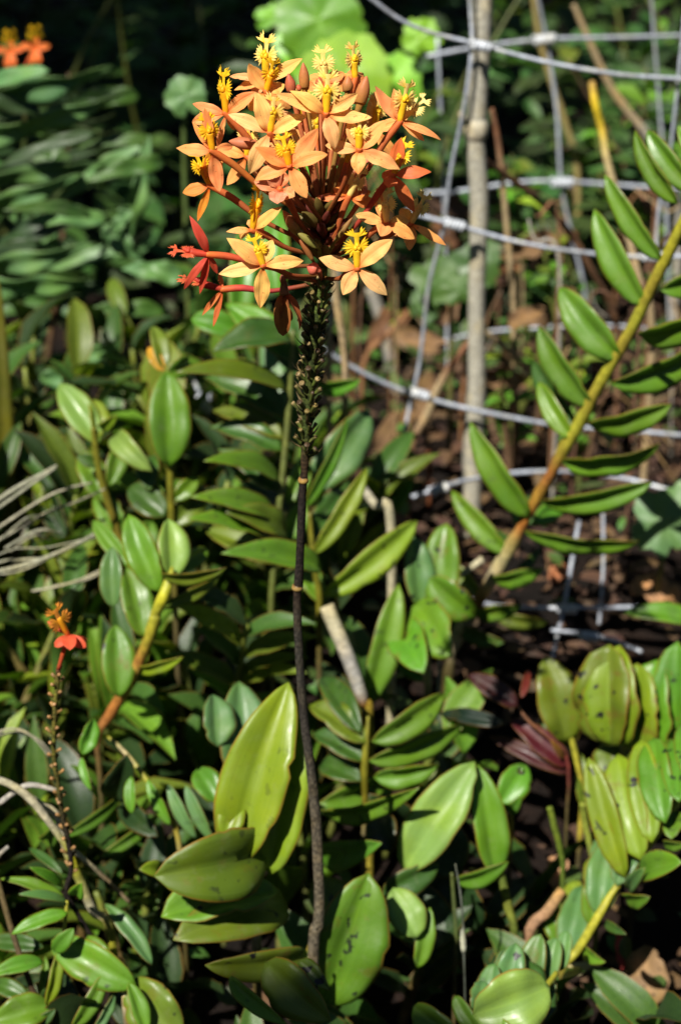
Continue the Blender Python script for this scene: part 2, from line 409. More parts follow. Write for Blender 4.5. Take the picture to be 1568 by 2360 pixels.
# ------------------------------------------------------------------ the flowering orchid
OY = 0.712
ORCH = thing('flowering_orchid', 'tall single orchid stem topped by a round head of orange and yellow flowers', 'orchid', G(722, 2200) * 1.0)
ORCH.location = Vector((P(722, 2195, OY).x, OY, gz(OY)))
# flower stalk
SB, SD, SG, SGR = (.05, .028, .014), (.022, .016, .013), (.15, .125, .085), (.055, .075, .014)
spts = [(716, 2262, 27, SG), (722, 2195, 27, SG), (733, 2130, 26, (.17, .145, .10)), (736, 2060, 25, SG), (732, 1980, 25, SG), (729, 1900, 25, (.12, .10, .07)), (722, 1830, 24, (.10, .085, .06)),
        (712, 1740, 22, (.07, .06, .045)), (701, 1660, 21, (.05, .042, .034)), (694, 1580, 20, (.05, .045, .035)), (689, 1500, 20, (.05, .045, .036)), (685, 1420, 20, (.045, .036, .026)), (685, 1365, 19, (.035, .022, .014)),
        (687, 1350, 22, (.03, .022, .016)), (690, 1300, 20, SD), (694, 1200, 19, SD), (697, 1120, 19, SD), (699, 1106, 20, SD), (701, 1090, 17, SB), (702, 1050, 19, (.06, .04, .016)),
        (705, 1000, 22, SGR), (709, 940, 25, SGR), (716, 860, 27, SGR), (724, 770, 27, SGR), (735, 690, 26, (.08, .12, .02)), (742, 630, 24, (.10, .14, .02)), (746, 560, 20, (.09, .07, .02)), (745, 500, 15, (.08, .03, .015)), (742, 455, 9, (.10, .02, .012))]
q = []
for x, y, wd, cc in spts:
    p = P(x, y, OY); q.append((p, wd * scl(p) / 2, cc))
q[0] = (Vector((q[0][0].x, OY, gz(OY) - .015)), q[0][1], q[0][2])
AX = [(Vector(p)) for p, r, c in q]
mk('stem', tube(q, 12, 6, .10), M_BARK, ORCH)
def axis_at(y):
    for a, b in zip(spts, spts[1:]):
        if b[1] <= y <= a[1]:
            k = (a[1] - y) / (a[1] - b[1]); return P(a[0] + (b[0] - a[0]) * k, y, OY)
    return P(745, y, OY)
for x, y, wd in ((698.5, 1106, 22), (685, 1353, 24)):                  # pale rims where the sheaths end
    p = P(x, y, OY); k = scl(p)
    mk('sheath_rim', tube([(p + Vector((0, 0, .0012)), wd * .45 * k, (.2, .11, .03)), (p, wd * .56 * k, (.42, .27, .08)), (p - Vector((0, 0, .001)), wd * .5 * k, (.1, .06, .02))], 12, 3), M_STEM, ORCH)
# old flower-stalk stubs with their dry bracts
ns_ = 84
for i in range(ns_):
    y = 1048 - (1048 - 655) * (i / (ns_ - 1)) ** .92
    a = i * 2.39996 + ru(-.2, .2); p = axis_at(y); k = scl(p)
    out = Vector((math.cos(a), math.sin(a), 0)); r0 = 11 * k
    el = ru(.75, 1.1); d = (out * math.cos(el) + Vector((0, 0, math.sin(el)))).normalized()
    ln = ru(32, 42) * k * (1.0 if y < 980 else .75)
    g = random.choice(((.09, .12, .02), (.07, .085, .015), (.05, .06, .014), (.11, .12, .03)))
    b = p + out * r0 * .7; e = b + d * ln
    rr = ru(3.8, 6.4) * k; tc_ = random.choice(((.20, .15, .05), (.27, .19, .08), (.12, .09, .03), (.08, .05, .025), (.33, .24, .10)))
    mk('flower_stub', tube([(b, rr * .75, g), (b + d * ln * .6, rr * .85, g), (b + d * ln * .88, rr * 1.15, (.11, .11, .03)), (e, rr * 1.1, tc_), (e + d * ln * .04, rr * .75, tc_), (e - d * ln * .08, rr * .3, (.05, .03, .02))], 7, 2), M_STEM, ORCH)
    if i % 4 != 1:
        d2 = (out * .8 + Vector((0, 0, .7))).normalized(); tip = b + d2 * ru(30, 46) * k + out * 4 * k
        mk('bract', blade(b - Vector((0, 0, 8 * k)), tip, 9 * k, -out + Vector((0, 0, .6)), -.12, .5, (.3, 1.1), 6, 2, 0), M_DEAD, ORCH, (*random.choice(((.05, .025, .012), (.16, .11, .05), (.09, .05, .02))), .1))
# ---- flowers
OR = (.94, .46, .135); OY_ = (.96, .57, .18); RD = (.62, .10, .045); PK = (.82, .31, .14); DR = (.70, .17, .05)
YE = (.92, .58, .02); YP = (.95, .70, .20); YD = (.88, .44, .01)
LT = .0138
def lip(center, end, roll, tint, fork=1.0, spread=1.0):
    ax = end - center; Ln = ax.length; d = ax / Ln
    n = facing(center, ax, roll); s = d.cross(n).normalized()
    def pt(x, y, z=0): return center + s * (x * Ln) + d * (y * Ln) + n * (z * Ln)
    V, F, Cc = [], [], []
    def fan(cx, cy, a0, a1, r, teeth, z0, cup):
        k = len(V); V.append(pt(cx, cy, z0)); Cc.append(tint[1])
        m = teeth * 2
        for i in range(m + 1):                         # inner ring, then fringe
            a = R(a0 + (a1 - a0) * i / m); q = r * .74
            V.append(pt(cx + q * math.cos(a), cy + q * math.sin(a), z0 + cup * .35 + .02 * math.sin(i * 1.7))); Cc.append(tint[0])
        for i in range(m + 1):
            a = R(a0 + (a1 - a0) * i / m); q = r * (ru(.95, 1.25) if i % 2 else ru(.74, .82))
            V.append(pt(cx + q * math.cos(a), cy + q * math.sin(a), z0 + cup * (1 if i % 2 else .45) + ru(-.02, .02))); Cc.append(tint[0])
        for i in range(m):
            F.append((k, k + 1 + i, k + 2 + i)); F.append((k + 1 + i, k + 2 + m + i, k + 3 + m + i, k + 2 + i))
    for sg in (-1, 1):
        a0, a1 = (-68, 62) if sg > 0 else (248, 118)
        fan(sg * .05, .56, a0, a1, .27 * spread, 9, .06, -.03)
    for sg in (-1, 1):
        b0 = 62 if sg > 0 else 118
        fan(sg * .04, .82, b0 - 48 * sg, b0 + 14 * sg, .25 * fork, 4, .07, -.03)
    k = len(V)                                          # the waist that carries the forked end
    for i, (yy, hw) in enumerate(((.5, .075), (.62, .07), (.72, .055), (.80, .065), (.88, .10), (.93, .06))):
        for x, z in ((-hw, .055), (0, .085), (hw, .055)): V.append(pt(x, yy, z)); Cc.append(tint[0])
    for i in range(5):
        for j in range(2): F.append((k + i * 3 + j, k + i * 3 + j + 1, k + i * 3 + j + 4, k + i * 3 + j + 3))
    return {'v': V, 'f': F, 'c': Cc}, pt, Ln
def flower(c, cx, cy, tips, lp, dy=0.0, roll=0, tint=OR, ped=None, tl=(YP, YE), pedcol=(.50, .13, .04), L0=LT, wk=1.0, dry=False, ldz=.12, lw=1.0):
    Y = OY + dy
    ctr = V3(c, cx, cy, Y)
    k = scl(ctr); ag = ru(.82, 1.14)
    # stalk and column: the body of the flower
    ph = axis_at((ped - 45 if ped <= 560 else ped) if ped else min(max(C(c, cx, cy)[1] + 130, 490), 655))
    mid = ph.lerp(ctr, .5) + Vector((0, 0, -.002)); view = (ctr - CAM).normalized()
    back = (ctr - ph).normalized()
    q = [(ph, .0008, (.13, .09, .02)), (mid, .0009, tuple(a * .75 for a in pedcol)), (ph.lerp(ctr, .8), .0013, pedcol), (ctr, .0012, (.72, .17, .04)), (ctr + back * .0012, .0006, (.72, .17, .04))]
    fl = mk('flower', tube(q, 8, 4), M_LIP, ORCH)
    for tp in tips:
        tx, ty = tp[0], tp[1]; sgn = tp[2] if len(tp) > 2 else .5
        ww = tp[3] if len(tp) > 3 else 1.0
        T0 = V3(c, tx, ty, Y); l = (T0 - ctr).length
        dz = math.sqrt(max(L0 * L0 - l * l, 0)) * .8
        T = T0 + view * (dz * sgn)
        nn = -view + (Vector((0, 0, .35)))
        bl = blade(ctr + (T - ctr).normalized() * .0007, T, .0049 * wk * ww, nn, ru(-.10, .13), ru(.0, .55), (ru(.72, .9), ru(.8, 1.0)), 14, 6, 0, ru(-.7, .7), ru(.03, .16), .07, chew=1 if rnd() < .25 else 0, basew=.14)
        cc = [tint[0] * ru(.92, 1.04), tint[1] * ag * ru(.9, 1.1), tint[2] * ag * ru(.8, 1.2)]
        mk('petal', bl, M_PETAL, fl, (*cc, 1))
    if lp:
        e0 = V3(c, lp[0], lp[1], Y); ee = e0 + view * ((e0 - ctr).length * ldz)
        lm, pt, Ln = lip(ctr, ee, roll, tl, spread=lw)
        mk('lip', lm, M_LIP, fl)
        o = (.85, .30, .02) if not dry else tint
        cq = [(pt(0, 0, 0), .0010, o), (pt(0, .12, .01), .0012, tl[1]), (pt(0, .3, .02), .0014, tl[1]), (pt(0, .47, .035), .0016, tl[1]), (pt(0, .53, .06), .0012, tl[1]), (pt(0, .57, .07), .0004, tl[1])]
        parts = [tube(cq, 9, 4)]
        for x in (-.045, .045, 0):                       # the raised callus
            yy = .54 if x else .60
            parts.append(tube([(pt(x, yy - .09, .05), .0003, tl[1]), (pt(x, yy, .11), .0009, tl[1]), (pt(x, yy + .08, .07), .0003, tl[1])], 6, 3))
        mk('column', join(parts), M_LIP, fl)
    return fl
F_ = flower
F_('A', 888, 472, [(690, 345), (617, 362, .9), (1058, 358), (1135, 490, -.2), (935, 660, -.5, 1.15)], (897, 235), -.026, 5, OY_, 505)
F_('A', 885, 300, [(985, 245), (790, 330), (1030, 340), (860, 440), (800, 260)], (868, 105), .004, -12, OR, 500, (YP, YP))
F_('A', 1045, 280, [(1110, 330), (960, 300), (1000, 250), (1090, 250, .9), (1050, 420)], (1022, 85), .010, 40, OR, 500, (YP, YE))
F_('A', 560, 290, [(760, 170, .2), (365, 268, .6, .55), (390, 342, .6, .7), (500, 370)], (578, 42), .006, -40, OY_, 520, (YP, YE))
F_('A', 565, 352, [(470, 197, -.2, 1.2), (665, 310), (700, 440), (470, 450), (600, 500)], (600, 165), -.004, 35, OR, 525, (YE, YD))
F_('A', 347, 470, [(165, 415, .4, .8), (163, 515, .4), (510, 352, -.2, 1.1), (395, 560, .5, .5), (300, 660, .8, .5)], (345, 225), -.004, -60, OR, 555, (YE, YD))
F_('A', 585, 575, [(358, 472, -.1), (508, 352, .3, 1.35), (788, 480, .1, 1.1), (474, 795, -.2, 1.3), (690, 690, .6)], (605, 360), -.022, 14, OY_, 545)
F_('A', 690, 755, [(897, 690, -.1), (783, 925, -.5, 1.15), (503, 832, -.1, 1.1), (505, 652, -.6, 1.1), (845, 548, .1, 1.25)], (648, 575), -.040, 6, OR, 560, (YE, YD))
F_('A', 1065, 665, [(882, 640, .1), (1060, 797, -.5, 1.1), (1287, 772, -.1, 1.15), (1216, 503, .1, 1.2), (1008, 500, .4)], (1072, 480), -.026, -14, OY_, 550, (YP, YE))
F_('A', 1285, 515, [(1152, 318, .2, .9), (1252, 332, .3), (1508, 612, .1, .6), (1452, 570, .2, .5), (1418, 617, .3, .6)], (1322, 285), .002, 35, OR, 560, (YP, YE))
F_('A', 1292, 500, [(1150, 350, .6), (1450, 590, .5, .5)], (1435, 385), .008, -30, OR, 560, (YP, YP))
F_('B', 1250, 72, [(1457, 55, -.1, 1.05), (1366, 272, -.1), (1222, 140, -.4, 1.1), (1190, 60, .8), (1292, -130, .2, 1.1)], (1335, -115), -.012, -40, DR, 600, (YE, YD), (.50, .07, .04))
F_('A', 275, 672, [(78, 655, -.1), (312, 893, -.2, 1.1), (232, 440, .3, .8), (385, 645, .6, .6), (165, 515, .7, .6)], (232, 470), -.012, 30, OR, 560, (YE, YD), (.62, .19, .04))
F_('B', 262, 128, [(113, 168, .0), (193, 322, .0, .6), (330, -10, .5, .6), (260, -90, .6)], (182, -70), -.002, -40, (.80, .36, .045), 575, (YE, YD))
F_('B', 490, 370, [(650, 243, -.1, .85), (348, 378, -.2, .55), (420, 410, .5, .6), (560, 400, .6), (500, 300, .9)], (512, 110), -.014, 62, OR, 590, (YE, YD))
F_('B', 548, 562, [(350, 412, .1, 1.25), (308, 607, -.1, 1.05), (532, 792, -.4, 1.2), (766, 535, -.1, 1.05), (600, 420, .5)], (492, 395), -.026, -12, OY_, 635, (YE, YE))
F_('B', 1055, 578, [(848, 520, -.1, 1.15), (1247, 420, -.1, 1.3), (978, 720, -.3, 1.2), (1217, 722, -.2, 1.15), (1078, 480, .6)], (1050, 365), -.022, 10, OY_, 640, (YE, YE))
F_('B', 1215, 332, [(1045, 285, -.1, .9), (1180, 402, -.7, 1.2), (1367, 417, -.1), (1163, 142, .4), (1340, 320, .5)], (1205, 140), -.010, -10, OR, 600, (YP, YP))
F_('B', 1345, 335, [(1536, 452, .0, .7), (1337, 482, .5), (1240, 400, .5), (1290, 250, .5)], (1425, 165), .004, 25, OR, 610, (YP, YP))
F_('B', 1010, 190, [(920, 110, .2), (830, 195, .1, .7), (1130, 160, .5, 1.2), (1160, 230, .4), (1000, 90, .6)], (1080, 30), -.004, 10, (.78, .30, .07), 590, (YP, YP))
F_('B', 640, 150, [(498, 105, .1, 1.1), (625, 228, -.5, 1.4), (718, 188, -.3, 1.1), (640, 40, .3, 1.3), (560, 30, .3, 1.2)], None, -.018, 0, PK, 580)
for a in ((830, 620, 20, .02, OR), (960, 560, 0, .024, OY_), (760, 520, 0, .026, OR), (1150, 560, 20, .022, OR), (460, 700, -20, .02, OR), (1000, 740, 10, .016, PK)):    # flowers on the far side of the head
    F_('A', a[0], a[1], [(a[0] + 190 * math.cos(R(z)), a[1] - 190 * math.sin(R(z)), .6) for z in (20, 95, 165, 235, 305)], (a[0] + 15, a[1] - 200), a[3], a[2], a[4], 560, (YP, YE))
# withered red flowers at the left of the head
F_('B', 255, 502, [(150, 290, -.1, .75), (120, 690, -.1, .6), (205, 715, .0, .55), (302, 607, .3, .5)], (48, 487), -.012, 55, RD, 612, ((.62, .12, .05), (.55, .06, .03)), (.62, .11, .05), dry=True, ldz=0, lw=.85)
F_('B', 330, 690, [(218, 832, .2, .45), (278, 893, -.1, .45), (310, 600, .4, .4)], (92, 640), -.006, 70, DR, 650, ((.66, .16, .06), (.50, .05, .03)), (.55, .07, .06), dry=True, ldz=0, lw=.8)
# buds round the top and inside the head
def bud(c, bx, by, tx, ty, wd, dy, c0, c1, ped=505):
    B = V3(c, bx, by, OY + dy); T = V3(c, tx, ty, OY + dy); r = CS(c, wd) * scl(B) / 2; ph = axis_at(ped)
    q = [(ph, .0008, (.12, .05, .02)), (ph.lerp(B, .6), .0009, c0)]
    for t, k in ((0, .45), (.18, .8), (.4, 1.0), (.62, .93), (.82, .58), (.95, .24), (1, .05)):
        q.append((B.lerp(T, t), r * k, tuple(a + (b - a) * t for a, b in zip(c0, c1))))
    mk('bud', tube(q, 10, 3, .10), M_LIP, ORCH)
SAL, SAG = (.62, .20, .08), (.42, .24, .06)
bud('A', 775, 362, 764, 192, 58, -.004, SAG, SAL); bud('A', 705, 372, 684, 252, 58, -.006, SAL, (.55, .12, .06)); bud('A', 1062, 445, 1108, 265, 78, -.010, SAG, SAL)
bud('A', 1000, 365, 1008, 265, 62, -.004, SAG, SAL); bud('A', 515, 640, 362, 618, 66, -.012, SAL, (.6, .2, .1), 545); bud('A', 745, 350, 735, 310, 30, -.006, SAL, (.6, .1, .05))
bud('A', 850, 330, 852, 270, 44, .004, SAL, (.5, .12, .05)); bud('A', 960, 300, 965, 245, 50, .008, SAL, (.55, .12, .05))
bud('B', 745, 400, 655, 262, 62, -.010, (.22, .22, .04), SAL, 600); bud('B', 850, 470, 725, 375, 44, -.012, (.2, .2, .04), (.3, .26, .06), 615); bud('B', 820, 540, 735, 400, 34, -.010, (.25, .12, .03), (.45, .14, .05), 640)
bud('B', 930, 440, 1030, 300, 34, -.008, (.2, .16, .04), (.35, .16, .05), 600); bud('B', 900, 480, 1000, 380, 26, -.004, (.2, .16, .04), (.3, .12, .05), 620)
bud('B', 1060, 230, 1100, 130, 70, .0, SAL, SAL, 590)
bud('B', 850, 590, 785, 565, 70, -.012, (.70, .18, .10), (.80, .17, .12), 645)
for i in range(38):                                    # the crowded young buds at the growing tip
    a = i * 2.4; y = 600 - i * 3.8; p = axis_at(y); out = Vector((math.cos(a), math.sin(a), 0)); ln = ru(.007, .017) * (1 - i / 120)
    d = (out * ru(.6, 1.1) + Vector((0, 0, .8))).normalized(); b = p + out * .0012; r = min(ln * .16, .0022)
    cc = random.choice(((.14, .03, .02), (.22, .06, .025), (.10, .02, .015), (.16, .12, .03)))
    mk('bud', tube([(b, r * .5, cc), (b + d * ln * .45, r, cc), (b + d * ln * .8, r * .7, cc), (b + d * ln, r * .1, cc)], 7, 3), M_LIP, ORCH)
# brown withered flower hanging under the head
wp = P(*C('B', 662, 715), OY - .012)
wf = mk('withered_flower', tube([(axis_at(650), .0008, (.3, .09, .03)), (P(*C('B', 668, 618), OY - .012), .0011, (.35, .1, .05)), (P(*C('B', 660, 660), OY - .012), .0013, (.16, .07, .03)), (wp, .0020, (.22, .10, .03))], 8, 4), M_STEM, ORCH)
wf['label'] = 'brown dried flower hanging down'
for tx, ty, wd, rl, cc in ((655, 942, 92, 10, (.36, .15, .035)), (742, 915, 52, -50, (.34, .10, .03)), (700, 860, 80, 35, (.22, .09, .03)), (630, 860, 50, -35, (.28, .11, .03))):
    T = P(*C('B', tx, ty), OY - .014 + ru(-.003, .004)); mk('petal', blade(wp - Vector((0, 0, -.001)), T, CS('B', wd) * scl(T), facing(T, T - wp, rl), .10, .7, (.5, .6), 9, 5, 0, .5, .12), M_PETAL, wf, (*cc, 1))
# basal leaves of the flowering orchid
L(ORCH, '12', 800, 1660, 1105, 790, 470, OY + .008, .012, 14, .05, .12, 'g', .55, (.45, .42), chew=2, nt=18, ns=8)
L(ORCH, '12', 700, 1330, 20, 1400, 210, OY - .012, -.03, -20, .08, .2, 'o', .85, (.5, .5), chew=3, nt=18)
L(ORCH, '12', 420, 1380, 850, 1770, 300, OY - .055, -.02, 20, .06, .2, 'o', 1.0, (.5, .6), chew=3)
L(ORCH, '12', 640, 1370, 850, 1570, 130, OY - .06, -.01, 0, .05, .2, 'o', .7, (.4, .8))
L(ORCH, '12', 880, 1100, 800, 810, 260, OY + .05, .01, 10, .06, .2, 'o', .5)
L(ORCH, '12', 180, 1480, 560, 1790, 110, OY - .05, -.03, 30, .06, .4, 'g', .3)

# ------------------------------------------------------------------ leafy orchid canes round it
YG, YB, OB, PB = (.34, .33, .03), (.32, .26, .03), (.30, .15, .03), (.40, .34, .2)
# right-hand cane
RC = thing('orchid_cane', 'tall yellow orchid cane leaning right across the fence with two rows of long leaves', 'orchid', P(1035, 1500, .99) * 1.0)
RC.location.z = gz(RC.location.y)
cane(RC, [('D', 1035, 1500, .985, 40, PB), ('D', 1075, 1430, .98, 40, PB), ('D', 1105, 1378, .975, 32, OB), ('D', 1140, 1320, .97, 40, PB), ('D', 1180, 1250, .965, 40, (.38, .30, .10)), ('D', 1205, 1205, .96, 28, (.33, .13, .03)), ('D', 1240, 1140, .955, 34, (.36, .2, .03)), ('D', 1270, 1088, .95, 30, (.30, .12, .03)),
          ('D', 1300, 1030, .945, 36, YB), ('D', 1335, 972, .94, 34, YG), ('D', 1365, 912, .935, 32, YB), ('D', 1400, 850, .93, 33, YG), ('D', 1435, 790, .925, 33, YB), ('D', 1470, 725, .92, 34, YG), ('D', 1500, 660, .915, 34, YB), ('D', 1535, 590, .91, 33, YG), ('D', 1568, 520, .905, 30, YG), ('D', 1610, 430, .90, 26, YG), ('D', 1640, 350, .895, 14, YG)], k=.84)
for b, t, wd, Y, dY, rl, cl in (((1522, 600), (1392, 402), 46, .91, -.01, -30, 'g'), ((1482, 705), (1368, 482), 62, .917, -.02, -28, 'g'), ((1428, 828), (1288, 662), 74, .925, -.02, -22, 'g'),
        ((1362, 938), (1240, 752), 58, .935, .01, -35, 'g'), ((1315, 1010), (1240, 880), 44, .94, -.02, -20, 'g'), ((1330, 985), (1228, 830), 46, .95, .04, -30, 'd'), ((1218, 1192), (1083, 972), 60, .955, -.01, -25, 'g'),
        ((1560, 470), (1462, 300), 42, .905, -.01, -35, 'g'), ((1600, 440), (1490, 300), 50, .90, .01, -30, 'g'), ((1640, 420), (1560, 290), 50, .9, 0, 20, 'g')):
    L(RC, 'D', *b, *t, wd, Y, dY, rl, .05, .35, cl, .12, (.45, .5))
for b, t, wd, Y, dY, rl in (((1470, 772), (1640, 725), 56, .922, -.03, 40), ((1405, 882), (1630, 795), 60, .93, -.03, 40), ((1350, 975), (1545, 932), 46, .937, -.02, 45), ((1292, 1062), (1518, 1022), 50, .945, -.02, 45),
        ((1242, 1152), (1500, 1112), 44, .953, -.02, 45), ((1205, 1222), (1470, 1248), 36, .96, -.02, 50), ((1520, 668), (1660, 600), 56, .915, -.03, 35), ((1550, 560), (1680, 470), 50, .908, -.03, 35)):
    L(RC, 'D', *b, *t, wd, Y, dY, rl, .06, .45, 'g', .15, (.42, .42))
L(RC, 'D', 1165, 1345, 1245, 1262, 26, .975, .01, 20, .05, .3, 'd', .1); L(RC, 'D', 1225, 1205, 1305, 1150, 46, .965, .03, 10, .05, .3, 'v', .1); L(RC, 'D', 1180, 1260, 1110, 1235, 40, .97, .03, 20, .05, .3, 'd')
L(RC, 'D', 1140, 1420, 1265, 1432, 34, .98, .0, 30, .06, .3, 'o', .4); L(RC, 'D', 1190, 1215, 1200, 1140, 40, .97, .04, 0, .06, .3, 'g')

for b, t, wd, Y, dY, rl, cl in (((1165, 1275), (1040, 1130), 50, .965, .02, -20, 'g'), ((1130, 1335), (1250, 1310), 36, .97, -.02, 40, 'g'), ((1105, 1375), (1010, 1270), 46, .975, .02, -15, 'o'), ((1085, 1410), (1200, 1395), 34, .975, -.02, 40, 'g'), ((1060, 1450), (1160, 1480), 36, .98, -.02, 30, 'd'), ((1050, 1470), (960, 1330), 50, .985, .03, -10, 'd')):
    L(RC, 'D', *b, *t, wd, Y, dY, rl, .05, .35, cl, .3, (.45, .5))
# left cane
LC = thing('orchid_cane', 'stout orange and yellow orchid cane with broad folded leaves beside the small flower spike', 'orchid', Vector((P(215, 1720, .86).x, .86, 0)))
cane(LC, [('8', 670, 1590, .86, 60, (.2, .1, .03)), ('8', 760, 1420, .86, 90, (.34, .13, .03)), ('8', 830, 1300, .858, 92, (.34, .15, .03)), ('8', 850, 1260, .857, 108, (.36, .24, .04)), ('8', 925, 1120, .855, 104, (.36, .25, .04)), ('8', 960, 1050, .854, 88, (.32, .15, .03)),
          ('8', 1010, 930, .852, 100, YB), ('8', 1060, 780, .85, 104, YG), ('8', 1070, 730, .85, 86, YG), ('8', 1120, 620, .848, 100, (.42, .42, .03)), ('8', 1160, 500, .852, 70, (.30, .32, .03)), ('8', 1180, 420, .856, 20, YG)], fwd=.012, k=.85)
for b, t, wd, Y, dY, rl, cl, sp in (((1090, 590), (880, 60), 210, .84, -.015, -10, 'g', .15), ((1170, 500), (1150, 90), 210, .845, .01, 22, 'p', .05), ((985, 900), (860, 420), 210, .838, -.02, 15, 'g', .2), ((780, 700), (770, 280), 150, .85, -.005, -15, 'b', .05),
        ((810, 1310), (790, 815), 215, .835, -.015, 10, 'g', .7), ((1105, 470), (1545, 425), 90, .84, -.03, 40, 'o', .3), ((1050, 690), (1500, 480), 80, .842, -.03, 40, 'o', .3), ((910, 1110), (1250, 1035), 80, .85, -.02, 35, 'y', .4),
        ((1150, 450), (1420, 300), 120, .85, .03, 10, 'g', .1), ((880, 420), (640, 100), 120, .86, .02, 0, 'g', .2), ((960, 1120), (830, 1320), 90, .86, .02, 10, 'g', .4)):
    L(LC, '8', *b, *t, wd, Y, dY, rl, .06, .38, cl, sp, (.5, .5))

# canes behind on the left
LB = thing('orchid_cane', 'young orchid shoot with two glossy upright leaves behind the stout orange cane', 'orchid', Vector((P(300, 1330, .97).x, .97, 0)))
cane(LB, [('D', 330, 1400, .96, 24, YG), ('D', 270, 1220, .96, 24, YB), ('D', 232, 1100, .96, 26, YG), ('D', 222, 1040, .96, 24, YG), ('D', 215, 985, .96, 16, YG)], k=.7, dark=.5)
for b, t, wd, dY, rl, cl in (((228, 1022), (138, 884), 68, -.02, 10, 'p'), ((222, 1010), (215, 920), 44, .01, 30, 'y'), ((230, 985), (268, 955), 26, -.01, 20, 'y'), ((240, 1160), (190, 1040), 62, -.02, 10, 'g'), ((228, 1070), (178, 1050), 30, 0, 0, 'd'), ((250, 1120), (275, 1015), 46, .02, 20, 'g'),
        ((285, 1240), (230, 1120), 60, -.02, -10, 'g'), ((300, 1300), (350, 1200), 60, .01, 20, 'g')):
    L(LB, 'D', *b, *t, wd, .96, dY, rl, .08, .35, cl, .1, (.5, .5))
LD = thing('orchid_cane', 'orchid shoot with one large upright oval leaf below a small yellow leaf', 'orchid', Vector((P(390, 1350, .93).x, .93, 0)))
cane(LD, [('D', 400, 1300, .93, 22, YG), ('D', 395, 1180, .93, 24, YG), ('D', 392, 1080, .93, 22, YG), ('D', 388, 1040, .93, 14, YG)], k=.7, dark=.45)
L(LD, 'D', 388, 1075, 385, 855, 92, .925, -.02, 8, .06, .3, 'g', .05, (.5, .5)); L(LD, 'D', 350, 1085, 272, 1000, 50, .925, -.03, -10, .22, .3, 'p', .05, (.4, .4)); L(LD, 'D', 345, 1130, 352, 1050, 50, .935, -.02, -20, .1, .3, 'd')
L(LD, 'D', 400, 1150, 455, 1100, 40, .93, .01, 10, .08, .3, 'g'); L(LD, 'D', 400, 1210, 470, 1120, 60, .93, .02, 10, .08, .3, 'o'); L(LD, 'D', 380, 1190, 300, 1120, 70, .93, .01, 10, .08, .3, 'd')
L(LD, 'D', 378, 855, 342, 800, 30, .95, .01, 0, .1, .3, 'y', .3, name='leaf').color = (.55, .30, .03, .2)
L(LD, 'D', 378, 850, 352, 752, 40, .95, .02, 20, .1, .3, 'o', .1); L(LD, 'D', 385, 860, 435, 830, 46, .95, .02, 20, .1, .3, 'g', .1)
# canes with narrow arching leaves left of the flower stalk
CL = thing('orchid_cane', 'orchid cane behind the flower stalk with narrow leaves arching to the left', 'orchid', Vector((P(640, 1320, .93).x, .93, 0)))
DG = (.10, .12, .025)
cane(CL, [('D', 625, 1380, .92, 16, DG), ('D', 640, 1200, .93, 16, DG), ('D', 655, 1050, .94, 16, DG), ('D', 668, 900, .95, 14, DG), ('D', 675, 760, .955, 10, DG)])
for b, t, wd, Y, dY, rl, cl in (((670, 780), (490, 810), 66, .955, -.02, 40, 'd'), ((668, 830), (520, 700), 70, .955, .02, 30, 'v'), ((662, 900), (405, 858), 44, .95, -.03, 45, 'o'), ((655, 960), (470, 870), 62, .95, -.02, 40, 'd'), ((650, 1010), (490, 945), 50, .945, -.03, 40, 'o'),
        ((650, 1040), (480, 985), 50, .942, .01, 40, 'd'), ((645, 1110), (470, 1062), 44, .94, -.03, 45, 'g'), ((640, 1130), (500, 1035), 50, .935, .01, 30, 'd'), ((640, 1200), (440, 1145), 48, .93, -.03, 40, 'g'), ((635, 1245), (430, 1195), 46, .925, -.03, 45, 'g'), ((630, 1300), (470, 1220), 60, .92, -.02, 35, 'o'),
        ((740, 1310), (510, 1275), 62, .90, -.03, 30, 'g'), ((660, 1230), (520, 1180), 60, .925, -.02, 30, 'o'), ((690, 860), (660, 700), 70, .97, .02, -20, 'd'), ((700, 1030), (660, 850), 66, .97, .02, -30, 'b'), ((660, 1160), (700, 1050), 50, .95, .02, 20, 'g'), ((650, 1250), (700, 1150), 55, .94, 0, 20, 'g')):
    L(CL, 'D', *b, *t, wd, Y, dY, rl, .07, .45, cl, .25, (.5, .7))
L(CL, 'D', 560, 770, 440, 735, 56, .98, .0, 20, .08, .3, 'v', .1, (.4, .35)); L(CL, 'D', 545, 760, 560, 520, 60, .99, .03, 20, .06, .3, 'v', .1); L(CL, 'D', 640, 680, 640, 480, 66, 1.0, .03, -20, .06, .3, 'v', .1); L(CL, 'D', 700, 1000, 620, 700, 90, 1.0, .04, -20, .06, .3, 'b', .1)
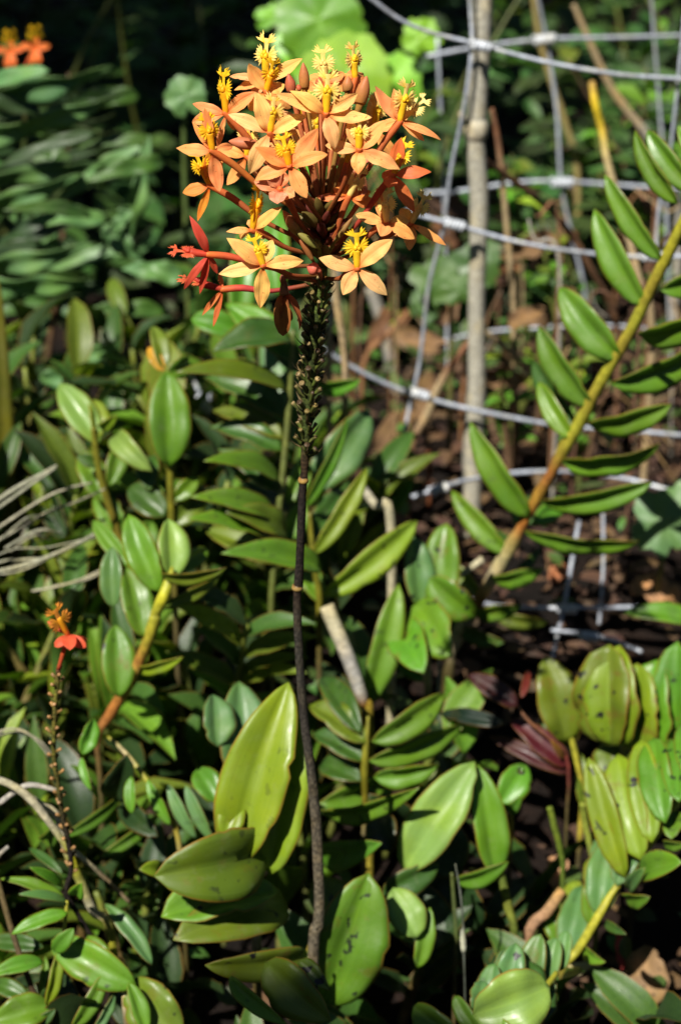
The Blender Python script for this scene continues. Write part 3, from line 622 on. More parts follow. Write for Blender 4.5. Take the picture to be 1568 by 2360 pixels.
# right of the stalk
CR = thing('orchid_cane', 'orchid shoot with long upright strap leaves between the flower stalk and the wire', 'orchid', Vector((P(735, 1420, .93).x, .93, 0)))
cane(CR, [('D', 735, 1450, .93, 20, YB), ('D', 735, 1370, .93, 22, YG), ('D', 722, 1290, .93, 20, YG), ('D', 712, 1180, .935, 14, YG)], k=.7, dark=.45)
for b, t, wd, Y, dY, rl, cl in (((722, 1278), (845, 1078), 44, .925, -.02, 20, 'y'), ((742, 1372), (960, 1200), 66, .915, -.03, 25, 'y'), ((715, 1130), (850, 945), 96, .97, .03, 10, 'b'), ((700, 1170), (800, 960), 30, .95, .0, 30, 'v'), ((710, 1250), (790, 1130), 70, .95, .03, 10, 'd'), ((890, 1190), (945, 1030), 62, 1.05, .02, 10, 'v'), ((860, 1130), (880, 1040), 40, 1.05, .02, 10, 'v'), ((740, 1390), (690, 1290), 50, .93, .02, 20, 'g'),
        ((730, 890), (830, 875), 36, 1.0, -.02, 30, 'v'), ((800, 1180), (850, 1150), 30, .97, .02, 20, 'y')):
    L(CR, 'D', *b, *t, wd, Y, dY, rl, .06, .35, cl, .45 if cl == 'y' else .1, (.5, .5))
OVL = thing('orchid_shoot', 'orchid shoot of broad black-spotted oval leaves at the foot of the leaning cane', 'orchid', Vector((P(990, 1560, .93).x, .93, 0)))
cane(OVL, [('D', 985, 1560, .935, 20, PB), ('D', 975, 1450, .935, 20, YB), ('D', 985, 1390, .935, 18, YG), ('D', 1000, 1340, .935, 12, YG)])
for b, t, wd, dY, rl, cl in (((965, 1395), (950, 1235), 66, -.01, 25, 'b'), ((1010, 1410), (1028, 1205), 84, -.02, -10, 'g'), ((955, 1390), (1040, 1512), 100, -.04, 10, 'g'), ((925, 1440), (975, 1550), 86, -.05, 10, 'v'), ((990, 1330), (1095, 1420), 80, -.01, 30, 'g'), ((905, 1500), (975, 1570), 40, -.02, 0, 'v')):
    L(OVL, 'D', *b, *t, wd, .93, dY, rl, .06, .2, cl, .8, (.42, .4))
L(OVL, 'D', 845, 1625, 918, 1345, 66, .90, -.02, 15, .05, .3, 'g', .25, (.5, .5)); 
# star of leaves right of the stalk
ST = thing('orchid_shoot', 'short orchid shoot with V shaped pairs of leaves just right of the flower stalk', 'orchid', Vector((P(840, 1900, .83).x, .83, 0)))
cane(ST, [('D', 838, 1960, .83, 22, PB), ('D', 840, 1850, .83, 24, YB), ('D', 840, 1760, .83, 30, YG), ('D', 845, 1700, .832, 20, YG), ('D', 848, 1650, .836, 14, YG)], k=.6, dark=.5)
for b, t, wd, dY, rl, cl in (((842, 1712), (712, 1625), 66, -.02, 25, 'o'), ((855, 1708), (1022, 1598), 60, -.02, 25, 'g'), ((848, 1752), (1062, 1672), 52, -.03, 35, 'g'), ((838, 1755), (722, 1690), 56, .01, 30, 'd'), ((735, 1850), (915, 1782), 66, -.05, 25, 'g'), ((735, 1862), (965, 1815), 42, -.06, 40, 'g'), ((735, 1960), (880, 1942), 66, -.06, 25, 'v'),
        ((860, 1790), (1010, 1760), 50, .0, 30, 'g'), ((830, 1800), (740, 1760), 60, .02, 20, 'd'), ((850, 1830), (960, 1920), 90, .03, 10, 'k'), ((830, 1690), (740, 1560), 60, .04, 10, 'd')):
    L(ST, 'D', *b, *t, wd, .83, dY, rl, .07, .45, cl, .3, (.5, .55))
# big bright leaves left of the stalk
BL = thing('orchid_shoot', 'orchid shoot with a pair of large bright upright leaves left of the flower stalk', 'orchid', Vector((P(580, 2080, .75).x, .75, 0)))
cane(BL, [('D', 590, 2120, .752, 26, PB), ('D', 590, 2040, .752, 30, YB), ('D', 590, 1960, .752, 30, YG), ('D', 600, 1900, .757, 20, YG)])
L(BL, 'D', 545, 1985, 664, 1572, 146, .725, .03, -12, .05, .32, 'y', .18, (.42, .5), chew=2, nt=20, ns=8); L(BL, 'D', 622, 2015, 678, 1600, 124, .728, .028, -6, .05, .3, 'y', .2, (.5, .55), chew=3, nt=20, ns=8)
L(BL, 'D', 610, 1955, 356, 2018, 150, .735, -.04, -12, .12, .25, 'o', .35, (.5, .38), nt=18, ns=8, chew=1); L(BL, 'D', 640, 2052, 372, 2112, 100, .735, -.03, 30, .06, .4, 'g', .3, (.6, .38), nt=16)
L(BL, 'D', 520, 1930, 545, 1835, 60, .722, -.005, 0, .1, .3, 'y', .3); L(BL, 'D', 560, 1800, 550, 1570, 110, .80, .03, 10, .05, .3, 'b', .1); L(BL, 'D', 500, 1850, 455, 1770, 60, .78, -.01, 10, .1, .3, 'v', .1); L(BL, 'D', 370, 2005, 322, 2003, 38, .745, -.01, 10, .1, .3, 'y', .1)
L(BL, 'D', 660, 2080, 400, 2165, 120, .745, -.05, 10, .1, .3, 'o', .7, (.5, .45), chew=2); L(BL, 'D', 500, 1720, 490, 1600, 70, .80, .02, 20, .05, .3, 'b', .1)
# leaves in the middle right
MR = thing('orchid_shoot', 'orchid shoot with two pale glossy leaf tips rising out of deep shade', 'orchid', Vector((P(1010, 2080, .77).x, .77, 0)))
cane(MR, [('D', 1050, 2150, .77, 10, (.06, .08, .02)), ('D', 1045, 2080, .775, 10, (.06, .08, .02)), ('D', 1040, 2010, .78, 8, (.08, .1, .02))])
L(MR, 'D', 930, 2010, 1092, 1755, 110, .78, .02, -10, .06, .25, 'p', .05, (.5, .5)); L(MR, 'D', 1140, 2020, 1100, 1762, 74, .785, .02, 15, .06, .3, 'g', .05, (.5, .5)); L(MR, 'D', 1060, 2010, 960, 1900, 120, .80, .01, 10, .05, .3, 'k'); L(MR, 'D', 1050, 2030, 1170, 1985, 40, .78, -.01, 30, .08, .3, 'g')
L(MR, 'D', 960, 2160, 905, 2045, 80, .74, .01, 10, .06, .3, 'p', .1); L(MR, 'D', 960, 2230, 990, 2090, 40, .74, .0, 20, .06, .3, 'g', .1); L(MR, 'D', 880, 2060, 1010, 1990, 60, .77, .0, 10, .06, .3, 'd', .1); L(MR, 'D', 1030, 2200, 890, 2020, 130, .79, .02, 10, .06, .3, 'k', .1); L(MR, 'D', 1100, 2140, 1010, 1960, 100, .8, .02, -20, .06, .3, 'k', .1)
L(MR, 'D', 900, 1960, 870, 1870, 70, .81, .02, -20, .06, .3, 'k', .1)
# small leaf with a drop
DW = thing('seedling', 'small green seedling leaf with a bright water drop on red stemmed litter', 'seedling', Vector((P(1175, 1900, .84).x, .84, 0)))
cane(DW, [('D', 1178, 1900, .84, 8, YB), ('D', 1172, 1850, .84, 8, YG)])
L(DW, 'D', 1150, 1850, 1210, 1762, 66, .838, -.01, 10, .08, .3, 'v', 0); L(DW, 'D', 1170, 1870, 1200, 1835, 26, .838, -.01, 10, .08, .3, 'v', 0)
dp = P(1200, 1776, .822)
m_, t_, o_ = mat('water_drop'); pr = N(t_, 'ShaderNodeBsdfPrincipled'); pr.inputs['Transmission Weight'].default_value = 1; pr.inputs['Roughness'].default_value = .12; pr.inputs['IOR'].default_value = 1.33; t_.links.new(pr.outputs[0], o_.inputs[0])
r_ = .0020
mk('water_drop', tube([(dp + Vector((0, 0, -r_)), r_ * .15, WC), (dp + Vector((0, 0, -r_ * .6)), r_ * .8, WC), (dp, r_, WC), (dp + Vector((0, 0, r_ * .6)), r_ * .8, WC), (dp + Vector((0, 0, r_)), r_ * .15, WC)], 12, 4), m_, DW)
RP = thing('red_leaf_plant', 'low plant with pointed wine red leaves in the shade behind the water drop', 'plant', Vector((P(1290, 1800, .87).x, .87, 0)))
cane(RP, [('10', 930, 1560, .865, 22, (.10, .03, .02)), ('10', 900, 1400, .868, 20, (.14, .03, .02)), ('10', 700, 1220, .872, 18, (.2, .09, .05)), ('10', 620, 1100, .875, 12, (.2, .09, .05))])
for b, t, wd, cc in (((930, 1480), (590, 1210), 130, (.13, .018, .028)), ((640, 1140), (360, 960), 120, (.06, .012, .014)), ((660, 1090), (700, 930), 44, (.22, .03, .02)), ((920, 1520), (480, 1310), 90, (.10, .02, .024)), ((900, 1440), (830, 1330), 40, (.45, .22, .06)), ((560, 1240), (200, 1180), 90, (.012, .035, .02))):
    cc = tuple(v * .6 for v in cc); L(RP, '10', *b, *t, wd, .868, ru(-.01, .02), 15, .06, .3, 'r', .2).color = (*cc, .2)
# spotted plants at the right
SPL = thing('orchid_shoot', 'orchid shoot with a dull green heavily blackened leaf standing over bare soil', 'orchid', Vector((P(1300, 1800, .88).x, .88, 0)))
cane(SPL, [('D', 1335, 1920, .87, 14, YB), ('D', 1340, 1830, .875, 14, YB), ('D', 1320, 1720, .88, 14, YG), ('D', 1295, 1640, .885, 10, YG)])
L(SPL, 'D', 1305, 1710, 1255, 1512, 98, .88, .01, 15, .06, .3, 'o', .9, (.5, .5)); L(SPL, 'D', 1310, 1720, 1290, 1600, 90, .885, .01, -20, .06, .3, 'd', .9); L(SPL, 'D', 1345, 1860, 1330, 1730, 40, .87, .01, 20, .06, .3, 'o', .6)
FR = thing('orchid_cane', 'arching orchid cane hung with a crowded row of rust-spotted leaves over its upper side', 'orchid', Vector((P(1310, 2260, .755).x, .755, 0)))
cane(FR, [('13', 900, 1200, .755, 62, (.28, .24, .03)), ('13', 980, 1110, .757, 62, YG), ('13', 1090, 930, .76, 60, (.38, .36, .03)), ('13', 1180, 780, .765, 50, YG), ('13', 1290, 640, .77, 44, (.30, .28, .03)), ('13', 1390, 510, .775, 44, YG), ('13', 1500, 350, .78, 44, (.36, .34, .03)), ('13', 1580, 230, .785, 42, YG), ('13', 1680, 80, .79, 36, YG), ('13', 1780, -120, .795, 26, YG)], k=.85, fwd=-.004)
for b, t, wd, dY, rl, cl, sp in (((1200, 745), (1320, 385), 160, -.03, 10, 'b', .1), ((1090, 920), (1165, 478), 170, -.03, 5, 'b', .15), ((930, 1190), (1010, 760), 150, -.04, 5, 'b', .15), ((1050, 980), (1090, 640), 130, -.01, -10, 'g', .1), ((1340, 680), (1545, 590), 120, -.03, 20, 'g', .2), ((1260, 770), (1340, 670), 60, -.02, 20, 'b', .1),
        ((1250, 700), (1060, 5), 140, .03, 20, 'y', .5), ((1320, 600), (1190, -20), 170, .04, 15, 'y', .75), ((1400, 500), (1340, -60), 160, .04, 12, 'y', .75), ((1480, 390), (1440, -90), 150, .04, 18, 'v', .6), ((1560, 270), (1540, -120), 150, .04, 15, 'v', .5), ((1640, 160), (1640, -200), 150, .04, 15, 'v', .5), ((1500, 480), (1560, 300), 90, -.01, 20, 'g', .3)):
    L(FR, '13', b[0] + ru(-20, 20), b[1], t[0] + ru(-30, 30), t[1] + ru(-30, 30), wd * ru(1.0, 1.3), .768, dY, -abs(rl) + ru(-12, 6), .06, .3, cl, sp, (.5, .5), taper=.08)
random.seed(15)
for i in range(9):
    t_ = i / 8; bx, by = 950 + 640 * t_, 1120 - 900 * t_
    L(FR, '13', bx, by, bx - ru(40, 150), by - ru(260, 360), ru(130, 170), .79 + .015 * t_, ru(.01, .04), ru(-35, 5), .08, .35, random.choice(('g', 'v', 'b', 'y')), ru(.2, .8), (.5, .5), taper=.1)
for i in range(5):
    bx, by = 1000 + 110 * i, 1080 - 150 * i
    L(FR, '13', bx + 30, by + 20, bx + ru(130, 220), by + ru(-30, 110), ru(50, 80), .76 + .005 * i, -.02, ru(0, 40), .08, .35, random.choice(('g', 'd')), .3, (.5, .5))
for i in range(10):
    bx, by = ru(380, 1000), ru(1350, 1560)
    L(FR, '13', bx, by, bx + ru(-160, 120), by - ru(160, 300), ru(90, 150), .70 + ru(-.02, .02), ru(-.01, .02), ru(-20, 35), .08, .3, random.choice(('b', 'd', 'b', 'g')), ru(.2, .9), (.5, .5), taper=.1)
FT = thing('orchid_cane', 'upper orchid cane at the edge of the bare soil with rows of yellowed spotted leaves', 'orchid', Vector((P(1540, 1850, .86).x, .86, 0)))
cane(FT, [('D', 1480, 1860, .85, 18, YB), ('D', 1530, 1780, .855, 20, YB), ('D', 1575, 1700, .86, 20, YG), ('D', 1640, 1600, .865, 16, YG)])
for b, t, wd, rl, cl in (((1395, 1720), (1412, 1478), 72, 20, 'o'), ((1430, 1720), (1440, 1500), 76, 10, 'y'), ((1470, 1730), (1478, 1510), 74, 15, 'y'), ((1512, 1730), (1520, 1520), 70, 15, 'v'), ((1552, 1730), (1560, 1500), 74, 15, 'v'), ((1600, 1700), (1610, 1520), 70, 15, 'v'), ((1450, 1800), (1420, 1690), 60, 10, 'o'), ((1530, 1800), (1490, 1700), 60, 10, 'y')):
    L(FT, 'D', b[0] + ru(-14, 14), b[1], t[0] + ru(-16, 16), t[1] + ru(-26, 22), wd * ru(1.3, 1.7), .855, ru(-.005, .012), -abs(rl) + ru(-14, 8), .06, .35, cl, 1.0, (.42, .4), chew=3, twist=ru(-.5, .5), rough=.12, taper=.08)
L(FT, '10', 1680, 660, 1240, 610, 110, .95, .0, 30, .06, .3, 'v', .1)
BR = thing('orchid_shoot', 'low orchid shoot of blunt bluish leaves with one broad pale leaf across its front', 'orchid', Vector((P(1200, 2380, .69).x, .69, 0)))
cane(BR, [('13', 720, 1500, .69, 40, PB), ('13', 760, 1380, .695, 40, YB), ('13', 800, 1320, .70, 36, YG), ('13', 860, 1240, .71, 30, YG)])
for b, t, wd, Y, dY, rl, cl, sp in (((470, 1500), (510, 1185), 120, .69, -.005, 20, 'b', .2), ((560, 1450), (630, 1070), 150, .70, .0, 5, 'b', .7), ((680, 1400), (770, 1020), 140, .71, .0, 10, 'b', .7), ((790, 1340), (860, 1040), 120, .715, .0, 10, 'b', .5), ((880, 1230), (920, 1000), 90, .72, .0, 10, 'b', .1), ((820, 1320), (385, 1480), 330, .67, -.01, -10, 'p', .0), ((430, 1600), (285, 1370), 90, .67, 0, 20, 'g', 0), ((330, 1640), (50, 1430), 150, .665, -.01, 20, 'g', .1), ((620, 1700), (480, 1500), 160, .65, 0, 10, 'g', 0)):
    L(BR, '13', *b, *t, wd * 1.1, Y, dY, -abs(rl), .08, .28, cl, sp, (.5, .42), nt=16, taper=.08)
# bottom left
B1 = thing('orchid_shoot', 'orchid shoot of wide glossy leaves crossed by the dark bent flower stem', 'orchid', Vector((P(330, 2380, .70).x, .70, 0)))
cane(B1, [('11', 860, 1700, .70, 50, PB), ('11', 870, 1600, .705, 50, YB), ('11', 890, 1500, .71, 40, YG)])
for b, t, wd, Y, dY, rl, cl, sp in (((930, 1580), (355, 1270), 260, .70, -.01, -10, 'g', .4), ((1230, 1950), (890, 1540), 330, .69, .01, -15, 'o', .45), ((1040, 1440), (718, 1020), 110, .715, .02, 30, 'b', .1), ((490, 1880), (720, 1500), 110, .69, 0, 30, 'g', .2), ((640, 1900), (785, 1630), 70, .69, 0, 30, 'b', 0), ((320, 1720), (400, 1330), 90, .70, 0, 30, 'y', .2), ((370, 1350), (505, 1190), 110, .705, 0, 0, 'v', 0), ((760, 1480), (600, 1240), 120, .715, 0, 10, 'g', .2), ((1000, 1900), (880, 1560), 120, .685, 0, 20, 'g', .2), ((560, 1850), (420, 1500), 150, .72, .02, -20, 'k', .1), ((860, 1860), (800, 1600), 120, .72, .02, -20, 'k', .1)):
    L(B1, '11', *b, *t, wd, Y, dY, rl, .08, .25, cl, sp, (.5, .45), nt=15)
B2 = thing('orchid_shoot', 'orchid shoot of narrow leaves fanned out below the pale dry twigs', 'orchid', Vector((P(10, 2380, .72).x, .72, 0)))
cane(B2, [('11', 180, 1800, .71, 40, YB), ('11', 320, 1690, .71, 36, YG), ('11', 380, 1500, .715, 30, YG), ('11', 440, 1200, .72, 26, YG), ('11', 460, 1000, .725, 20, YG)])
for b, t, wd, Y, dY, rl, cl in (((465, 1080), (80, 1230), 100, .72, -.01, 25, 'v'), ((460, 1010), (130, 955), 60, .725, -.01, 30, 'b'), ((430, 900), (205, 770), 66, .73, -.01, 25, 'v'), ((450, 1000), (0, 850), 80, .73, 0, 30, 'g'), ((350, 1720), (-60, 1830), 220, .705, -.01, 10, 'g'), ((270, 1630), (310, 1380), 56, .715, 0, 25, 'g'), ((300, 1420), (-60, 1510), 110, .71, -.01, 25, 'v'), ((300, 1320), (-80, 1280), 120, .73, .01, 15, 'd'), ((200, 1680), (-60, 1560), 120, .72, .01, 15, 'd'), ((330, 1500), (100, 1600), 90, .73, .02, 10, 'k'), ((250, 1850), (380, 1740), 80, .70, 0, 10, 'd'), ((520, 960), (560, 880), 110, .715, -.01, 0, 'v'), ((430, 820), (200, 640), 60, .75, .01, 20, 'd')):
    L(B2, '11', *b, *t, wd, Y, dY, rl, .08, .35, cl, .15, (.5, .55))
B3 = thing('orchid_cane', 'shaded orchid cane with a comb of curved glossy leaves left of the bright leaf pair', 'orchid', Vector((P(400, 2080, .79).x, .79, 0)))
cane(B3, [('11', 1250, 900, .79, 40, PB), ('11', 1200, 500, .79, 40, YB), ('11', 1000, 170, .80, 36, YG), ('11', 850, -20, .81, 30, (.36, .30, .15)), ('11', 740, -120, .82, 20, YG)])
for b, t, wd, dY, rl, cl in (((900, 150), (900, 405), 76, -.01, 25, 'v'), ((1010, 170), (1165, 485), 80, -.01, 25, 'v'), ((1150, 200), (1345, 575), 84, -.01, 20, 'b'), ((1270, 210), (1460, 600), 84, -.01, 20, 'b'), ((1430, 330), (1390, 130), 110, .0, 10, 'g'), ((690, 700), (1095, 395), 86, -.03, 30, 'g'), ((440, 560), (825, 280), 86, -.04, 30, 'g'), ((560, 20), (625, 245), 56, -.01, 30, 'v'), ((870, 0), (760, 300), 200, .02, -10, 'k'), ((1080, 560), (830, 330), 150, .03, -10, 'k'), ((560, 0), (640, -250), 120, 0, 20, 'v'), ((330, 560), (440, 430), 120, -.04, 10, 'g')):
    L(B3, '11', *b, *t, wd, .795, dY, rl, .08, .3, cl, .12, (.5, .5))

# second, smaller flower spike on the left
S2Y = .73
S2 = thing('flowering_orchid', 'thin knobbly orchid stem with a single red and orange flower at its tip', 'orchid', Vector((P(320, 2300, S2Y - .015).x, S2Y - .015, 0)))
q = []
for c, x, y, wd, cc in (('11', 960, 1640, 30, SD), ('11', 880, 1530, 30, SD), ('11', 700, 1360, 34, SD), ('11', 620, 1230, 34, SD), ('11', 520, 1070, 36, SD), ('11', 455, 940, 38, SD), ('11', 490, 790, 36, SD), ('11', 470, 600, 40, SD), ('11', 430, 420, 34, (.05, .04, .015)), ('11', 405, 250, 34, (.09, .08, .02)), ('11', 375, 60, 34, (.12, .11, .02)), ('8', 370, 1600, 32, (.13, .13, .02)), ('8', 378, 1400, 34, (.15, .13, .025)), ('8', 390, 1250, 36, (.15, .15, .025)), ('8', 400, 1120, 34, (.09, .035, .015))):
    p = V3(c, x, y, S2Y); q.append((p, CS(c, wd) * scl(p) / 2, cc))
q[0] = (Vector((q[0][0].x, S2Y, gz(S2Y) - .012)), q[0][1], q[0][2])
s2q = q
mk('stem', tube(q, 9, 6, .12), M_BARK, S2)
def s2_at(t):
    f = t * (len(s2q) - 1); i = min(int(f), len(s2q) - 2); return s2q[i][0].lerp(s2q[i + 1][0], f - i)
for i in range(46):
    t = .42 + .57 * i / 45; p = s2_at(t); a = i * 2.4; out = Vector((math.cos(a), math.sin(a), 0)); d = (out + Vector((0, 0, .9))).normalized(); ln = ru(.002, .0034)
    mk('flower_stub', tube([(p + out * .0008, .0006, (.12, .10, .02)), (p + out * .0008 + d * ln, .0008, (.32, .17, .06)), (p + out * .0008 + d * ln * 1.15, .0003, (.4, .22, .09))], 6, 2), M_STEM, S2)
def small_flower(pl, base, ctr, tips, lipend, roll, tint, tl, wk=1.0):
    fl = mk('flower', tube([(base, .0008, (.35, .06, .03)), (base.lerp(ctr, .6), .001, (.6, .10, .03)), (ctr, .0012, tint)], 8, 4), M_LIP, pl)
    for T, ww in tips: mk('petal', blade(ctr, T, .0055 * ww * wk, (CAM - ctr).normalized(), .12, .3, (.72, .52), 10, 5, 0, ru(-.3, .3), .06), M_PETAL, fl, (*tint, 1))
    lm, pt, Ln = lip(ctr, lipend, roll, tl); mk('lip', lm, M_LIP, fl)
    mk('column', tube([(pt(0, 0, 0), .001 * wk, tint), (pt(0, .3, .02), .0014 * wk, tl[1]), (pt(0, .6, .05), .0012 * wk, tl[1]), (pt(0, .66, .05), .0004, tl[1])], 8, 3), M_LIP, fl)
f2 = [(V3('8', 375, 965, S2Y - .004), .7), (V3('8', 590, 970, S2Y - .004), .8), (V3('8', 480, 990, S2Y - .012), 1.15), (V3('8', 325, 790, S2Y + .002), .35), (V3('8', 600, 920, S2Y + .006), .4)]
small_flower(S2, s2q[-1][0], V3('8', 468, 888, S2Y), f2, V3('8', 355, 690, S2Y - .004), 15, (.72, .12, .05), ((.85, .32, .05), (.85, .40, .02)))

# far flowers, top left
FFY = 1.30
FF = thing('flowering_orchid', 'distant orchid with two orange and yellow flowers in deep shade', 'orchid', Vector((P(30, 400, FFY).x, FFY, 0)))
st_top = P(50, 170, FFY)
mk('stem', tube([(Vector((P(40, 700, FFY).x, FFY, -.01)), .002, SGR), (P(44, 500, FFY), .002, SGR), (P(60, 300, FFY), .0018, SGR), (st_top, .0015, (.12, .03, .02))], 8, 5), M_BARK, FF)
for cx, cy, tl_ in ((24, 118, .9), (82, 110, 1.0)):
    wf_ = .62
    tips = [(P(cx - 34, cy - 4 + ru(-4, 4), FFY), 1.6), (P(cx + 34, cy - 6 + ru(-4, 4), FFY), 1.6), (P(cx - 10, cy + 38, FFY - .005), 1.7), (P(cx + 10, cy + 36, FFY - .005), 1.7), (P(cx + 2, cy - 26, FFY + .01), 1.5)]
    small_flower(FF, st_top, P(cx, cy, FFY), tips, P(cx - 2, cy - 52, FFY - .006), 5, (.80, .20, .04), (YE, YD), .5)

# ------------------------------------------------------------------ twigs, dry grass
def twig(label, pts, name='dry_twig', colr=(.33, .25, .15), ground_end=True, group=None, cat='twig', buds=0):
    """pts (x,y,Y,width) from the lower end up"""
    q = []
    for i, a in enumerate(pts):
        p = P(a[0], a[1], a[2]); cc = a[4] if len(a) > 4 else colr
        q.append((p, a[3] * scl(p) / 2, cc))
    if ground_end:
        p0 = q[0][0]; q = [(Vector((p0.x - (q[1][0].x - p0.x) * .15, p0.y, gz(p0.y) - .01)), q[0][1], q[0][2])] + q
    base = Vector((q[0][0].x, q[0][0].y, gz(q[0][0].y))) if ground_end else q[0][0]
    o = mk(name, tube(q, 8, 6, .10), M_TWIG, None, None, True, base)
    tag(o, label, cat, group); return o
TN, BN, PT, GY = (.36, .27, .15), (.20, .10, .055), (.45, .41, .27), (.34, .32, .28)
twig('upright brown cane twig just right of the bamboo stake', [(1190, 960, 1.22, 12, BN), (1182, 870, 1.22, 15, TN), (1184, 700, 1.22, 16, TN), (1181, 670, 1.22, 19, TN), (1168, 540, 1.22, 15, TN), (1160, 450, 1.22, 14, TN), (1147, 330, 1.22, 14, BN), (1132, 250, 1.22, 10, BN)])
twig('reddish brown twig slanting down to the right across the bamboo stake', [(1420, 760, 1.3, 14), (1360, 620, 1.28, 16), (1310, 535, 1.27, 16), (1250, 470, 1.25, 15), (1160, 400, 1.22, 15), (1082, 345, 1.19, 12)], colr=(.19, .10, .055))
twig('leaning dry cane with a bright yellow stretch among the far wires', [(1500, 760, 1.2, 18, TN), (1470, 640, 1.2, 18, TN), (1440, 520, 1.21, 18, TN), (1400, 380, 1.22, 18, (.42, .33, .16)), (1385, 300, 1.23, 18, (.50, .38, .05)), (1370, 240, 1.23, 18, (.58, .42, .02)), (1362, 190, 1.24, 17, (.40, .25, .08))])
twig('grey brown branch sloping down behind the upper wires', [(1560, 480, 1.5, 20, GY), (1500, 330, 1.5, 20, GY), (1440, 250, 1.5, 20, TN), (1400, 190, 1.5, 18, TN), (1350, 80, 1.5, 16, TN), (1320, 10, 1.5, 12, TN)])
twig('thin dry yellowish cane leaning behind the fence', [(1330, 420, 1.55, 16), (1300, 280, 1.55, 15), (1270, 190, 1.55, 15), (1240, 80, 1.55, 15), (1225, -40, 1.55, 15)], colr=(.30, .24, .09))
twig('straight tan stalk standing right behind the knobbly flower stem', [(700, 1200, 1.02, 14, (.16, .24, .03)), (740, 1080, 1.02, 14, (.18, .26, .03)), (786, 970, 1.02, 15, (.22, .26, .04)), (796, 900, 1.02, 17, TN), (790, 790, 1.02, 17, TN), (775, 690, 1.02, 20, TN), (768, 600, 1.02, 14, TN)])
twig('second pale stalk close behind the flower head', [(758, 830, 1.06, 14, TN), (762, 740, 1.06, 16, GY), (775, 650, 1.06, 20, GY), (770, 560, 1.07, 16, GY)])
twig('short brown twig slanting up to the right behind the flower head', [(838, 838, 1.3, 14), (890, 775, 1.3, 14), (940, 718, 1.3, 12)], colr=(.26, .13, .06))
twig('forked brown stick leaning between the lower wire and the stake', [(945, 1040, 1.18, 20, BN), (985, 950, 1.18, 20, TN), (1010, 890, 1.18, 20, TN), (1040, 840, 1.18, 18, BN), (1082, 785, 1.18, 16, BN)])
twig('broken dry twig leaning against the brown cane twig', [(1300, 920, 1.25, 12, BN), (1220, 850, 1.22, 13, TN), (1160, 800, 1.2, 14, TN), (1102, 752, 1.19, 14, TN)])
twig('thick weathered stick leaning down behind the flower head', [(930, 980, 1.4, 22, TN), (905, 860, 1.4, 26, GY), (880, 740, 1.4, 30, GY), (850, 660, 1.4, 26, GY)])
twig('cut pale cane stump right of the flower stalk', [(850, 1665, .88, 22, YB), (838, 1620, .88, 26, OB), (828, 1590, .88, 30, GY), (800, 1510, .885, 34, GY), (770, 1440, .89, 36, PT), (752, 1396, .893, 36, PT)], 'cane_stump', cat='stump')
twig('pale dry stick poking out between upright strap leaves', [(900, 1215, .96, 22, PT), (865, 1165, .96, 22, PT), (828, 1115, .965, 20, GY)])
twig('short pale twig behind the spotted oval leaves', [(1020, 1360, .955, 10, GY), (1060, 1325, .955, 14, PT), (1112, 1288, .955, 18, PT)])
twig('thin red brown stem standing in the bare soil', [(985, 1240, 1.2, 14), (985, 1150, 1.2, 14), (988, 1040, 1.2, 12)], colr=(.26, .09, .04))
twig('brown stem by the left edge leaning against the leaf litter', [(130, 1160, 1.1, 14), (85, 1070, 1.1, 14), (40, 990, 1.1, 14), (0, 930, 1.1, 12)], colr=(.24, .15, .07))
for i, pts in enumerate(([(-30, 1170, .93, 22), (20, 1140, .93, 22), (70, 1105, .93, 20), (128, 1068, .93, 14)], [(-30, 1225, .92, 24), (30, 1190, .92, 22), (90, 1160, .925, 22), (150, 1130, .93, 20), (215, 1108, .94, 14)], [(-30, 1330, .90, 20), (40, 1318, .90, 20), (120, 1285, .90, 20), (200, 1250, .91, 18), (245, 1230, .92, 14)],
        [(75, 1366, .90, 16), (130, 1350, .90, 18), (190, 1335, .905, 18), (250, 1302, .91, 12)], [(-30, 1290, .905, 16), (30, 1270, .905, 16), (110, 1262, .905, 16), (190, 1240, .91, 14)], [(-20, 1705, .82, 14), (40, 1690, .82, 15), (90, 1705, .82, 15), (130, 1745, .82, 14)], [(0, 1245, .91, 12), (60, 1200, .91, 12), (100, 1190, .92, 12)], [(40, 1255, .91, 12), (100, 1225, .91, 12), (140, 1230, .92, 10)])):
    for rep_ in range(2):
     ox, oy, oz = (0, 0, 0) if rep_ == 0 else (ru(-25, 25), ru(-32, 32), ru(-.012, .012)); kk_ = ru(.22, .6)
     pq = [(a[0] + ox + ru(-5, 5), a[1] + oy + ru(-7, 7), a[2] + oz, a[3] * kk_) for a in pts]
     o = twig('long bleached grass strand lying over leaves by the left edge', pq, 'grass_strand', (.36, .34, .24) if i % 2 else (.28, .28, .20), False, 'bleached grass strands', 'grass')
